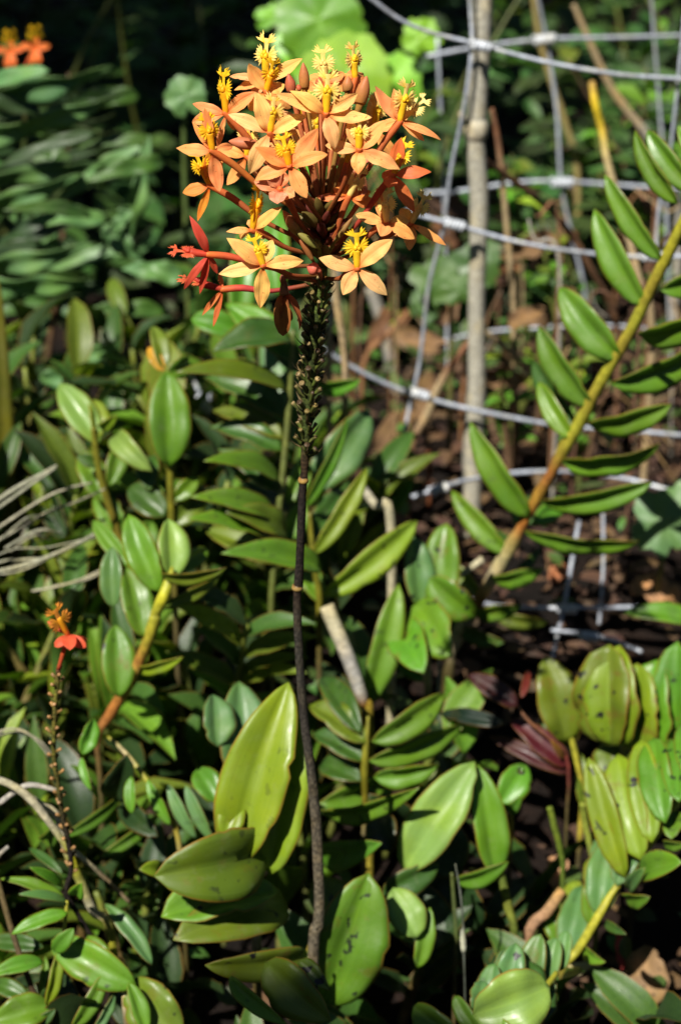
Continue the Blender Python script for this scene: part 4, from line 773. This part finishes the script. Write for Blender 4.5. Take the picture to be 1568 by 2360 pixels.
for lab, pts in (('forked pale twig below the small flower spike', [(-30, 1790, .74, 18, GY), (20, 1805, .74, 18, PT), (70, 1840, .74, 20, PT), (115, 1895, .74, 18, PT), (160, 1960, .74, 14, YG), (178, 2000, .74, 10, YG)]), ('pale peeling cane crossing behind the dark bent flower stem', [(258, 2160, .755, 20, YG), (216, 2100, .755, 22, PT), (190, 2040, .755, 22, (.3, .3, .1)), (165, 1985, .755, 22, YG), (150, 1940, .755, 22, PT), (132, 1880, .755, 20, PT), (90, 1850, .755, 18, PT), (30, 1815, .755, 14, PT)]),
        ('slender grey twig reaching toward the small flower spike', [(0, 1850, .745, 14, GY), (60, 1810, .745, 14, GY), (110, 1815, .745, 12, GY), (132, 1822, .745, 8, GY)]), ('dark thin stem bending down to the narrow fanned leaves', [(100, 2360, .705, 16, SB), (75, 2280, .71, 14, SB), (40, 2180, .715, 14, (.10, .07, .035)), (10, 2080, .72, 14, (.12, .09, .04)), (-10, 1990, .725, 12, (.16, .12, .06)), (20, 1950, .73, 10, GY)]),
        ('thin pale twig trailing right from the dark bent flower stem', [(300, 2080, .76, 9, TN), (240, 2020, .755, 11, TN), (200, 1985, .75, 12, PT), (166, 1955, .75, 10, PT)])):
    twig(lab, pts, ground_end=False) if 'trailing' in lab or 'slender' in lab or 'forked pale' in lab else twig(lab, pts)
twig('hair thin grey stalk with a pale swelling in the deepest shade', [(1070, 2330, .73, 4, (.07, .08, .06)), (1068, 2210, .735, 5, (.08, .09, .07)), (1067, 2185, .735, 13, (.4, .42, .33)), (1065, 2150, .736, 12, (.4, .42, .33)), (1066, 2130, .736, 5, (.08, .09, .07)), (1060, 2060, .74, 5, (.09, .1, .08)), (1048, 1990, .745, 4, (.08, .09, .07))], 'seed_stalk', cat='stalk')
for lab, pts in (('thin bare stem with orange top standing on the litter', [(1375, 2060, .83, 12, (.16, .2, .03)), (1360, 1960, .835, 14, (.16, .2, .03)), (1345, 1890, .84, 16, (.2, .24, .03)), (1342, 1850, .84, 18, (.2, .24, .03))]), ('thin green shoot bent over the litter by the orange twig', [(1295, 2030, .82, 12, (.1, .15, .02)), (1290, 1960, .82, 14, (.12, .18, .02)), (1275, 1900, .82, 16, (.13, .18, .02)), (1265, 1860, .82, 14, (.13, .18, .02))]),
        ('thick broken orange twig lying on the litter', [(1215, 2160, .79, 26, (.28, .16, .09)), (1260, 2100, .795, 28, (.34, .2, .10)), (1295, 2050, .80, 24, (.40, .24, .08))]), ('yellow spotted shoot leaning in the deep shade', [(1185, 2170, .78, 18, (.07, .10, .015)), (1170, 2090, .785, 22, (.14, .16, .02)), (1155, 2020, .79, 18, (.10, .14, .02)), (1148, 1970, .79, 10, (.10, .13, .02))])):
    twig(lab, pts)
random.seed(77)
for i in range(46):
    Y = ru(1.14, 1.55); x, y = ru(820, 1560), ru(480, 1180) - 300 * (Y - 1.14); ln = ru(60, 240); a = R(random.choice((ru(50, 130), ru(20, 70), ru(110, 160)))); cv = ru(-30, 30)
    dx, dy = math.cos(a) * ln, math.sin(a) * ln; cc = random.choice((BN, TN, (.26, .13, .06), GY, (.15, .08, .05), (.30, .20, .10)))
    wd = ru(4, 10); pts = [(x - dx / 2, y + dy / 2, Y, wd, cc), (x + cv, y + cv * .4, Y + ru(-.01, .01), wd * .9, cc), (x + dx / 2, y - dy / 2, Y + ru(-.03, .03), wd * .6, cc)]
    twig('thin dry brown twig in the tangle behind the wire mesh', pts, group='twigs in the tangle')
for i in range(24):
    Y = ru(1.12, 1.5); x, y = ru(830, 1540), ru(560, 1180) - 260 * (Y - 1.12); p = P(x, y, Y); ln = ru(.02, .045); a = rnd() * 6.28
    o = mk('dead_leaf', blade(p, p + Vector((math.cos(a), ru(-.5, .5), math.sin(a) - .4)).normalized() * ln, ln * ru(.3, .55), Vector((ru(-.6, .6), -1, ru(-.2, .8))), ru(-.2, .25), ru(.2, .9), (.5, .7), 10, 4, 0, ru(-1.2, 1.2), .4, .15, chew=2), M_DEAD, None, (*random.choice(((.13, .07, .035), (.16, .09, .05), (.08, .04, .025), (.12, .05, .025))), .3), True, p)
    tag(o, 'curled brown dead leaf caught in the dry tangle behind the mesh', 'dead leaf', 'dead leaves in the tangle')
# yellow blade at the left edge
YB_ = thing('strap_leaf_plant', 'out of focus yellow green strap leaf standing at the left edge', 'plant', Vector((P(-5, 1000, 1.05).x, 1.05, 0)))
mk('leaf', blade(Vector((P(-20, 1000, 1.05).x, 1.05, gz(1.05) - .01)), P(-12, 600, 1.05), .014, Vector((.3, -1, .3)), .05, .3, (.2, .5)), M_LEAF, YB_, (.12, .12, .015, .2))

# ------------------------------------------------------------------ individual weeds and broad leaves behind
def broad(pl, x, y, sx, sy, Y, rot=0, tilt=0, col='v', lob=.12, n=40, nl=5):
    """a lobed rounded leaf blade, size in picture units"""
    c0 = P(x, y, Y); k = scl(c0); nrm = (CAM - c0).normalized(); nrm = (nrm + Vector((0, 0, tilt))).normalized()
    s = Vector((1, 0, 0)); s = (s - nrm * s.dot(nrm)).normalized(); u = nrm.cross(s); ph = rnd() * 6
    V, F, UVv = [], [], []
    rings = (0, .35, .7, 1.0)
    for ri, r in enumerate(rings):
        for i in range(n):
            a = 2 * math.pi * i / n
            rr = r * (1 + (lob * math.cos(nl * a + ph) + .05 * math.cos(11 * a + ph * 2) + .03 * math.cos(23 * a)) * r)
            notch = 1 - .45 * r * math.exp(-((a - math.pi * 1.5) / .22) ** 2)
            px_, py_ = rr * notch * math.cos(a) * sx * .5 * k, rr * notch * math.sin(a) * sy * .5 * k
            cr, sr = math.cos(R(rot)), math.sin(R(rot))
            z = (.09 * math.cos(nl * a + ph) * r + .12 * r * r) * sx * k * -.5
            V.append(c0 + s * (px_ * cr - py_ * sr) + u * (px_ * sr + py_ * cr) + nrm * z); UVv.append((.5 + .5 * r * math.sin(a), .5 + .48 * r * math.cos(a)))
    for ri in range(3):
        for i in range(n): F.append((ri * n + i, ri * n + (i + 1) % n, (ri + 1) * n + (i + 1) % n, (ri + 1) * n + i))
    return mk('leaf', {'v': V, 'f': F, 'uv': UVv}, M_BG, pl, tone(col, .05))
VN = thing('broadleaf_vine', 'bright sunlit vine with broad lobed leaves behind the top of the flower head', 'vine', Vector((P(800, 900, 1.35).x, 1.35, 0)))
mk('stem', tube([(Vector((P(800, 900, 1.35).x, 1.47, -.01)), .003, (.12, .12, .04)), (P(800, 600, 1.47), .003, (.12, .14, .04)), (P(790, 300, 1.47), .0028, (.12, .16, .04)), (P(800, 120, 1.47), .0025, (.12, .16, .04)), (P(830, -60, 1.47), .002, (.12, .16, .04))], 8, 5), M_STEM, VN)
for a in ((735, 45, 210, 170, 1.35, 10, .2), (800, 170, 220, 190, 1.33, -20, .2), (905, 190, 140, 130, 1.34, 20, .1), (970, 85, 90, 90, 1.33, 10, .1), (690, 110, 120, 110, 1.36, 40, .2), (640, 30, 110, 60, 1.38, 20, .3), (820, 330, 160, 160, 1.38, 60, .1), (720, 330, 130, 140, 1.38, 20, .1), (760, 440, 120, 120, 1.38, 20, .1), (850, 420, 110, 100, 1.47, 0, .1)): broad(VN, a[0], a[1], a[2], a[3], a[4] + .10, a[5], a[6], col='v', lob=ru(.06, .16), nl=random.choice((3, 5, 4)))
for i in range(len(VN.children) - 1): o = VN.children[i + 1]; o.color = (.17 * ru(.8, 1.2), .40 * ru(.85, 1.1), .03, 0)
V2 = thing('broadleaf_weed', 'weed with wide shadowed lobed leaves between flower head and bamboo stake', 'weed', Vector((P(1040, 900, 1.26).x, 1.26, 0)))
mk('stem', tube([(Vector((P(1040, 900, 1.26).x, 1.27, -.01)), .002, (.12, .12, .04)), (P(1040, 720, 1.27), .002, (.12, .12, .04)), (P(1050, 620, 1.265), .0015, (.12, .16, .04))], 7, 4), M_STEM, V2)
for a in ((1090, 610, 140, 110, 1.25, 20, .1), (1010, 650, 130, 110, 1.24, -30, .1), (1060, 670, 120, 70, 1.23, 10, .1), (970, 700, 60, 60, 1.26, 0, .1)): broad(V2, *a, col='d', lob=ru(.1, .2), nl=random.choice((3, 4)))
V3_ = thing('broadleaf_weed', 'pale green lobed weed leaf beside the soil right of the leaning cane', 'weed', Vector((P(1540, 1330, 1.02).x, 1.06, 0)))
mk('stem', tube([(Vector((P(1540, 1330, 1.02).x, 1.06, -.01)), .002, (.12, .12, .04)), (P(1530, 1250, 1.03), .0018, (.12, .16, .04))], 7, 4), M_STEM, V3_)
broad(V3_, 1530, 1205, 150, 170, 1.02, 15, .1, 'b'); broad(V3_, 1600, 1160, 120, 120, 1.03, -15, .1, 'b')
V4 = thing('round_leaf_weed', 'weed with one round scalloped leaf in shade left of the flower head', 'weed', Vector((P(430, 700, 1.25).x, 1.25, 0)))
mk('stem', tube([(Vector((P(430, 700, 1.25).x, 1.26, -.01)), .002, (.08, .10, .03)), (P(425, 400, 1.26), .0018, (.08, .12, .03)), (P(428, 230, 1.255), .0012, (.08, .12, .03))], 7, 4), M_STEM, V4)
broad(V4, 428, 222, 96, 96, 1.25, 10, .05, 'b', .06); broad(V4, 120, 370, 80, 80, 1.28, 10, .2, 'd', .06)
# long wavy strap leaves in the shade, top left
SLP = thing('strap_leaf_plant', 'shaded clump of long wavy grey green strap leaves at top left', 'plant', Vector((P(-60, 700, 1.3).x, 1.3, 0)))
for b, t, wd, Y, dY, rl in (((-120, 230), (262, 152), 70, 1.24, .02, 35), ((-120, 330), (305, 205), 62, 1.22, .03, 35), ((-120, 420), (240, 370), 50, 1.26, .02, 30), ((-120, 500), (190, 400), 60, 1.2, .02, 35), ((-120, 620), (220, 560), 60, 1.2, .02, 35), ((280, 560), (345, 310), 56, 1.25, 0, 25), ((300, 480), (265, 540), 40, 1.22, 0, 25), ((-100, 660), (215, 645), 66, 1.15, .02, 35), ((-120, 700), (100, 660), 50, 1.15, .02, 35), ((120, 590), (60, 500), 70, 1.3, 0, 20), ((90, 870), (330, 840), 60, 1.12, .02, 30), ((100, 840), (280, 790), 50, 1.14, .02, 30), ((240, 520), (330, 600), 60, 1.25, .0, 10), ((330, 340), (120, 470), 50, 1.3, .0, 20), ((420, 640), (280, 620), 60, 1.2, 0, 20)):
    L(SLP, 'D', *b, *t, wd * .8, Y, dY, rl, .05, .25, 'b', 0, (.25, .6), m=M_BG, wave=.45, nt=22, ns=6)
random.seed(33)
for i in range(26):
    x, y = ru(-60, 330), ru(170, 800); ln = ru(150, 300); a = R(ru(-14, 24)); sg = -1 if i % 3 else 1
    L(SLP, 'D', x - sg * ln / 2, y + sg * ln / 2 * math.sin(a), x + sg * ln / 2, y - sg * ln / 2 * math.sin(a), ru(26, 44), ru(1.18, 1.4), ru(-.03, .03), ru(10, 45), ru(.03, .12), .25, random.choice(('d', 'd', 'b', 'k', 'k')), 0, (.3, .6), m=M_BG, wave=ru(.2, .5), nt=18, ns=4)  # mostly dark tones, deepening the shade here by leaf colour
mk('stem', tube([(Vector((P(-60, 700, 1.3).x, 1.3, -.01)), .004, SGR), (P(-110, 560, 1.26), .004, SGR), (P(-118, 260, 1.24), .004, SGR)], 8, 4), M_STEM, SLP)

# ------------------------------------------------------------------ scattered shrubs (leaves share meshes)
def proto_leaf(ab, fold, bend, wave=0.0, seed=0):
    r = blade(Vector((0, 0, 0)), Vector((1, 0, 0)), .42, Vector((0, 0, 1)), bend, fold, ab, 7, 4, 0, .2, wave, .08, seed=seed)
    me = bpy.data.meshes.new('leaf'); me.from_pydata([tuple(v) for v in r['v']], [], r['f'])
    ul = me.uv_layers.new(name='UVMap')
    for l in me.loops: ul.data[l.index].uv = r['uv'][l.vertex_index]
    me.polygons.foreach_set('use_smooth', [True] * len(me.polygons)); me.materials.append(M_BG); return me
LP = [proto_leaf(ab, f, b, w_, s) for ab, f, b, w_, s in (((.62, .85), .45, .09, .08, 1), ((.6, .72), .5, .12, .1, 2), ((.65, 1.0), .4, .05, .12, 3), ((.5, .55), .25, .15, .15, 4))]
LPO = []
for me in LP[:3]:
    m2 = me.copy(); m2.materials.clear(); m2.materials.append(M_LEAF); LPO.append(m2)
def put_leaf(pl, pos, d, up, ln, wk, me, colr):
    d = d.normalized(); s = up.cross(d)
    if s.length < 1e-3: s = d.orthogonal()
    s.normalize(); n = d.cross(s)
    o = bpy.data.objects.new('leaf', me); COL.objects.link(o); o.parent = pl
    M = Matrix(((d.x * ln, s.x * ln * wk, n.x * ln, 0), (d.y * ln, s.y * ln * wk, n.y * ln, 0), (d.z * ln, s.z * ln * wk, n.z * ln, 0), (0, 0, 0, 1)))
    o.matrix_local = Matrix.Translation(pos - pl.location) @ M; o.color = colr
    return o
def shrub(x, y, h, n, ll, cols, name='shrub', label='', group=None, spread=.5, cat='shrub'):
    pl = thing(name, label, cat, Vector((x, y, 0)), group)
    ns = max(2, n // 9); stems = []
    for k in range(ns):
        a = rnd() * 6.28; tip = Vector((x + math.cos(a) * h * spread * ru(.3, 1), y + math.sin(a) * h * spread * ru(.3, 1), h * ru(.7, 1.05)))
        b = Vector((x, y, -.01)); mid = b.lerp(tip, .55) + Vector((ru(-.1, .1) * h, ru(-.1, .1) * h, .06 * h))
        stems.append((b, mid, tip)); cc = random.choice(((.10, .12, .03), (.15, .09, .05), (.12, .14, .03)))
        mk('stem', tube([(b, .0028, cc), (mid, .002, cc), (tip, .0008, cc)], 5, 4), M_STEM, pl)
    for i in range(n):
        b, m_, tp = stems[i % ns]; t = ru(.2, 1.0)
        p = b.lerp(m_, t / .55) if t < .55 else m_.lerp(tp, (t - .55) / .45)
        a = rnd() * 6.28; d = Vector((math.cos(a), math.sin(a), ru(-.35, .6)))
        c = random.choice(cols)
        put_leaf(pl, p, d, Vector((ru(-.3, .3), ru(-.5, .1), 1)), ll * ru(.6, 1.25), ru(.8, 1.4), random.choice(LP), tone(c, ru(0, .3), .25))
    return pl
G1 = 'leafy green shrub in the dense undergrowth beyond the fences'
G2 = 'dark leafy shrub in the shaded undergrowth left of the flower head'
random.seed(21)
for i in range(24):                                        # shaded left, the shade also put into darker leaf tones
    Y = 1.42 + 1.3 * (i / 23) ** 1.1 + ru(-.05, .05); hw = .36 * Y * .5
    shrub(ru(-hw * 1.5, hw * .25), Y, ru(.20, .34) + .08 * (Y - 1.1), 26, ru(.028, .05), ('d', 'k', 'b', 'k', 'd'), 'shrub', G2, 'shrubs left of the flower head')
for i in range(24):                                        # behind the fences, sunnier and more open
    Y = 1.55 + 1.4 * (i / 23); hw = .36 * Y * .5
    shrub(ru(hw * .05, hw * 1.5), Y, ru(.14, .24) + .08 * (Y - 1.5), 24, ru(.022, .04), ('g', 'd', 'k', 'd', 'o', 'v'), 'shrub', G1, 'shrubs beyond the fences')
# yellowish weeds seen through the mesh
for x, y, Y, h, n in ((1250, 640, 1.3, .09, 14), (1380, 520, 1.35, .12, 16), (1200, 420, 1.5, .14, 16), (1310, 330, 1.6, .14, 18), (1160, 640, 1.3, .08, 10), (950, 480, 1.5, .12, 14), (1430, 350, 1.6, .16, 16), (1190, 830, 1.22, .06, 12), (1350, 900, 1.2, .05, 8)):
    p = P(x, y, Y); shrub(p.x, Y, max(p.z + .02, h), n, .022, ('y', 'v', 'o', 'g', 'v'), 'weed', 'small yellow green weed growing up through the wire mesh', 'weeds in the mesh', .3, 'weed')
# filler orchids: cane with two ranks of leaves
def orchid_cane(x, y, h, az, lean, n, ll, cols, label, group, narrow=1.0):
    pl = thing('orchid_cane', label, 'orchid', Vector((x, y, 0)), group)
    top = Vector((x + math.cos(az) * h * lean, y + math.sin(az) * h * lean, h + gz(y))); b = Vector((x, y, gz(y) - .01)); mid = b.lerp(top, .5) + Vector((0, 0, h * .05))
    cc = random.choice(((.12, .14, .03), (.10, .11, .03), (.13, .09, .03))); mk('cane', tube([(b, .0026, cc), (mid, .0026, cc), (top, .0014, (.16, .2, .03))], 7, 5), M_STEM, pl)
    ax = (top - b).normalized(); pa = rnd() * 6.28; s = ax.cross(Vector((math.cos(pa), math.sin(pa), 0))).normalized()
    for i in range(n):
        t = .25 + .75 * i / max(n - 1, 1); p = b.lerp(mid, t * 2) if t < .5 else mid.lerp(top, t * 2 - 1)
        d = s * (1 if i % 2 else -1) * .8 + ax * ru(.5, .9) + Vector((ru(-.15, .15), ru(-.15, .15), 0))
        put_leaf(pl, p, d, ax, ll * ru(.75, 1.15), narrow * ru(.8, 1.05), random.choice(LPO), tone(random.choice(cols), ru(.05, .5), .2))
    return pl
G3 = 'low orchid plant crowded among the leaves round the flower stalk'
random.seed(5)
spots = []
for i in range(130):
    Y = ru(.80, 1.18); x = ru(-.26, .05) * (Y / .9)
    if Y < .86 and -.1 < x < .06 and rnd() < .5: continue
    if Y > .96 and x > -.03: continue
    spots.append((x, Y))
for x, Y in spots[:100]:
    orchid_cane(x, Y, ru(.03, .085) + (.05 if Y > 1.0 else 0), rnd() * 6.28, ru(.1, .6), random.randint(5, 8), ru(.035, .052), ('g', 'd', 'd', 'k', 'k', 'o', 'k'), G3, 'low orchids')  # dark tones paint shade into the gaps between the larger leaves
random.seed(52)
for i in range(34):
    Y = ru(.88, 1.12); x = ru(-.22, .0) * (Y / .9)
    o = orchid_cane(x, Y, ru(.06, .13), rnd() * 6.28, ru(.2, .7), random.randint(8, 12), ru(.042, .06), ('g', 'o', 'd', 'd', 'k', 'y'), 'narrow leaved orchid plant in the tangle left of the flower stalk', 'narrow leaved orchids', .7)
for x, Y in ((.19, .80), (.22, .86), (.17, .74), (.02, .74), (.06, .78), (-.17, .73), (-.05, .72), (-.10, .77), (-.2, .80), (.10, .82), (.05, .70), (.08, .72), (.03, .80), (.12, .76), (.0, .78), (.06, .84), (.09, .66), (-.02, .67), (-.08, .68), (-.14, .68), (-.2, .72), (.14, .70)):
    orchid_cane(x, Y, ru(.02, .05), rnd() * 6.28, ru(.2, .7), 7, ru(.035, .055), ('d', 'k', 'k', 'd'), 'dark low orchid plant in the deep shade beside the foot of the flower stalk', 'dark low orchids')  # near-black leaves, the deep shade put into their colour

# ------------------------------------------------------------------ stuff: undergrowth mass, ground cover, leaf litter
def mass(name, label, cat, n, sampler, m, oc, small=False):
    V, F, UVv = [], [], []
    for i in range(n):
        p, d, nn, ln, wd = sampler()
        r = blade(p, p + d.normalized() * ln, wd, nn, ru(-.05, .15), ru(0, .5), (.5, ru(.45, .8)), 4, 2, 0, ru(-.4, .4), 0, .1)
        k = len(V); V += r['v']; UVv += r['uv']; F += [tuple(k + a for a in f) for f in r['f']]
    o = mk(name, {'v': V, 'f': F, 'uv': UVv}, m, None, oc); tag(o, label, cat, None, 'stuff'); return o
random.seed(11)
def s_far():
    Y = 1.5 + 2.6 * rnd() ** 1.2; x = ru(-.5, .5) * Y
    lim = .10 + .17 * (Y - 1.3) + .10 * mnoise.noise(Vector((x * 3, Y * 3, 0))); lim = lim * (1.25 if x < 0 else .9)
    p = Vector((x, Y, ru(.0, max(lim, .05)))); a = rnd() * 6.28
    return p, Vector((math.cos(a), math.sin(a), ru(-.6, .5))), Vector((ru(-.5, .5), ru(-.9, .2), 1)), ru(.02, .06), ru(.009, .028)
mass('undergrowth', 'dense mass of small leaves filling the far background', 'undergrowth', 9000, s_far, M_MASS, (.034, .078, .016, .1))
def s_added_hedge():  # unseen leaf ring added to cut low sky light, lower towards the sun
    q = rnd() * 6.28; rr = ru(2.8, 4.2); x = rr * math.cos(q); Y = 1 + rr * math.sin(q); a = rnd() * 6.28
    hh = 3.1 - 1.2 * max(0, (math.cos(q) * SUN.x + math.sin(q) * SUN.y) / math.hypot(SUN.x, SUN.y) - .6) / .4
    return Vector((x, Y, ru(0, hh + .4 * mnoise.noise(Vector((x, Y, 1)))))), Vector((math.cos(a), math.sin(a), ru(-.7, .3))), Vector((ru(-.5, .5), ru(-.5, .5), 1)), ru(.14, .30), ru(.06, .14)
mass('added_hedge', 'tall hedge of dark leaves added unseen all round to dim the sky light', 'added_hedge', 11000, s_added_hedge, M_MASS, (.035, .075, .016, .1))
def s_cover():
    while True:
        Y = ru(.62, 1.5); x = ru(-.34, .34) * (Y / .9)
        if x > .04 and .86 < Y < 1.3 and rnd() < .93: continue
        if Y < .92 and rnd() < .8: continue
        break
    a = rnd() * 6.28
    return Vector((x, Y, gz(Y) + ru(.0, .03))), Vector((math.cos(a), math.sin(a), ru(-.1, .8))), Vector((ru(-.4, .4), -.3, 1)), ru(.008, .022), ru(.004, .010)
mass('ground_cover', 'low creeping leaves covering the soil between the orchids', 'ground cover', 1500, s_cover, M_MASS, (.06, .12, .025, .1))
def s_lit():
    Y = ru(.6, 1.9); x = ru(-.36, .36) * (Y / .9); a = rnd() * 6.28
    if x < .03 and rnd() < .7: x = ru(.05, .36)
    if Y < .98 and rnd() < .7: Y = ru(.98, 1.7)
    return Vector((x, Y, gz(Y) + ru(.001, .010))), Vector((math.cos(a), math.sin(a), ru(-.15, .25))), Vector((ru(-.4, .4), ru(-.4, .4), 1)), ru(.006, .026), ru(.003, .012)
mass('leaf_litter', 'brown crumbled dead leaves and chips strewn over the soil', 'leaf litter', 2400, s_lit, M_DEAD, (.072, .036, .021, .3))
# single dead leaves that can be told apart
for lab, x, y, sx, sy, rot, cc in (('curled pale brown dead leaf with holes lying right of the arching cane', 1490, 2250, 90, 150, 20, (.20, .12, .065)), ('pink and cream dead flower scrap beside the arching cane', 1428, 2190, 22, 90, 5, (.42, .06, .07)),
        ('cream dried leaf hanging at the foot of the arching cane', 1335, 2235, 120, 26, 18, (.40, .36, .2)), ('orange brown dead leaf among the litter right of the leaning cane', 1510, 1370, 130, 70, -20, (.32, .16, .08)), ('rust coloured dead leaf on the soil below the mesh', 1290, 1325, 60, 40, 10, (.28, .10, .05)), ('tan dead leaf lying beside the orange twig', 1290, 2010, 60, 90, 10, (.34, .18, .11))):
    g = G(x, y); p = g + (CAM - g).normalized() * .018; k = scl(p); nr = ((CAM - p).normalized() + Vector((ru(-.3, .3), 0, .6))).normalized()
    s = Vector((1, 0, 0)); s = (s - nr * s.dot(nr)).normalized(); u = nr.cross(s); cr, sr = math.cos(R(rot)), math.sin(R(rot)); d = s * cr + u * sr
    B, T = p - d * (max(sx, sy) * .5 * k), p + d * (max(sx, sy) * .5 * k)
    if sy > sx: d = u; B, T = p - d * sy * .5 * k, p + d * sy * .5 * k
    o = mk('dead_leaf', blade(B, T, min(sx, sy) * k * 1.1, nr, .12, .5, (.5, .6), 12, 6, .0005, .7, .35, .12, chew=3), M_DEAD, None, (*cc, .4), True, Vector((p.x, p.y, gz(p.y))))
    tag(o, lab, 'dead leaf')

# ------------------------------------------------------------------ unseen trees added to shade the background and the lowest leaves
def tree(base, label, tips, keep, n):
    random.seed(3)
    pl = thing('added_shade_tree', label, 'tree', base)
    tk = (.11, .08, .055)
    limbs = [[(base + Vector((0, 0, -.05)), .09, tk), (base + Vector((.1, 0, .8)), .075, tk), (base + Vector((.25, .0, 1.7)), .06, tk), (base + Vector((.5, 0, 2.6)), .03, tk)]]
    for tp in tips:
        st_ = base + Vector((.25, 0, 1.6 + ru(-.2, .3))); limbs.append([(st_, .035, tk), (st_.lerp(tp, .5) + Vector((0, 0, .12)), .02, tk), (tp, .006, tk)])
    mk('trunk', join([tube(l, 9, 5) for l in limbs]), M_TWIG, pl)
    V, F, UVv = [], [], []
    for i in range(n):
        tp = random.choice(tips); p = tp + Vector((random.gauss(0, .33), random.gauss(0, .33), random.gauss(0, .18))); a = rnd() * 6.28
        # crown left open where its shadow would fall on the sunlit plants
        f = p - SUN * ((p.z - .3) / SUN.z)
        if not keep(f): continue
        r = blade(p, p + Vector((math.cos(a), math.sin(a), ru(-.5, .2))).normalized() * ru(.07, .13), ru(.035, .06), Vector((ru(-.3, .3), ru(-.3, .3), 1)), .08, .2, (.5, .7), 4, 2, 0)
        k = len(V); V += r['v']; UVv += r['uv']; F += [tuple(k + b for b in f_) for f_ in r['f']]
    c = mk('crown', {'v': V, 'f': F, 'uv': UVv}, M_MASS, pl, (.06, .12, .025, .1)); c['kind'] = 'stuff'
tree(Vector((-2.6, 1.7, 0)), 'unseen tree added so that its low limbs shade the undergrowth', [Vector((-.75, .95, 1.85)), Vector((-1.05, 1.45, 2.0)), Vector((-.55, 1.9, 2.1)), Vector((-1.5, .95, 2.2)), Vector((-1.2, 2.0, 2.4)), Vector((-.2, 2.3, 2.2)), Vector((-1.8, 1.4, 2.6))],
     lambda f: not (math.hypot(f.x + .03, f.y - 1.38) < .24 or f.y < 1.12 + max(0, f.x) * .6 or (f.x > .05 and rnd() < .7)), 6500)
tree(Vector((-1.7, -2.0, 0)), 'unseen tree added behind the viewer to dapple the lowest leaves', [Vector((-.75, -.85, 2.0)), Vector((-.45, -.95, 2.1)), Vector((-1.0, -.9, 2.1)), Vector((-.6, -1.2, 2.3)), Vector((-.25, -1.0, 2.2))],
     lambda f: f.y < .43 and f.x < -.03 and rnd() < .6, 700)
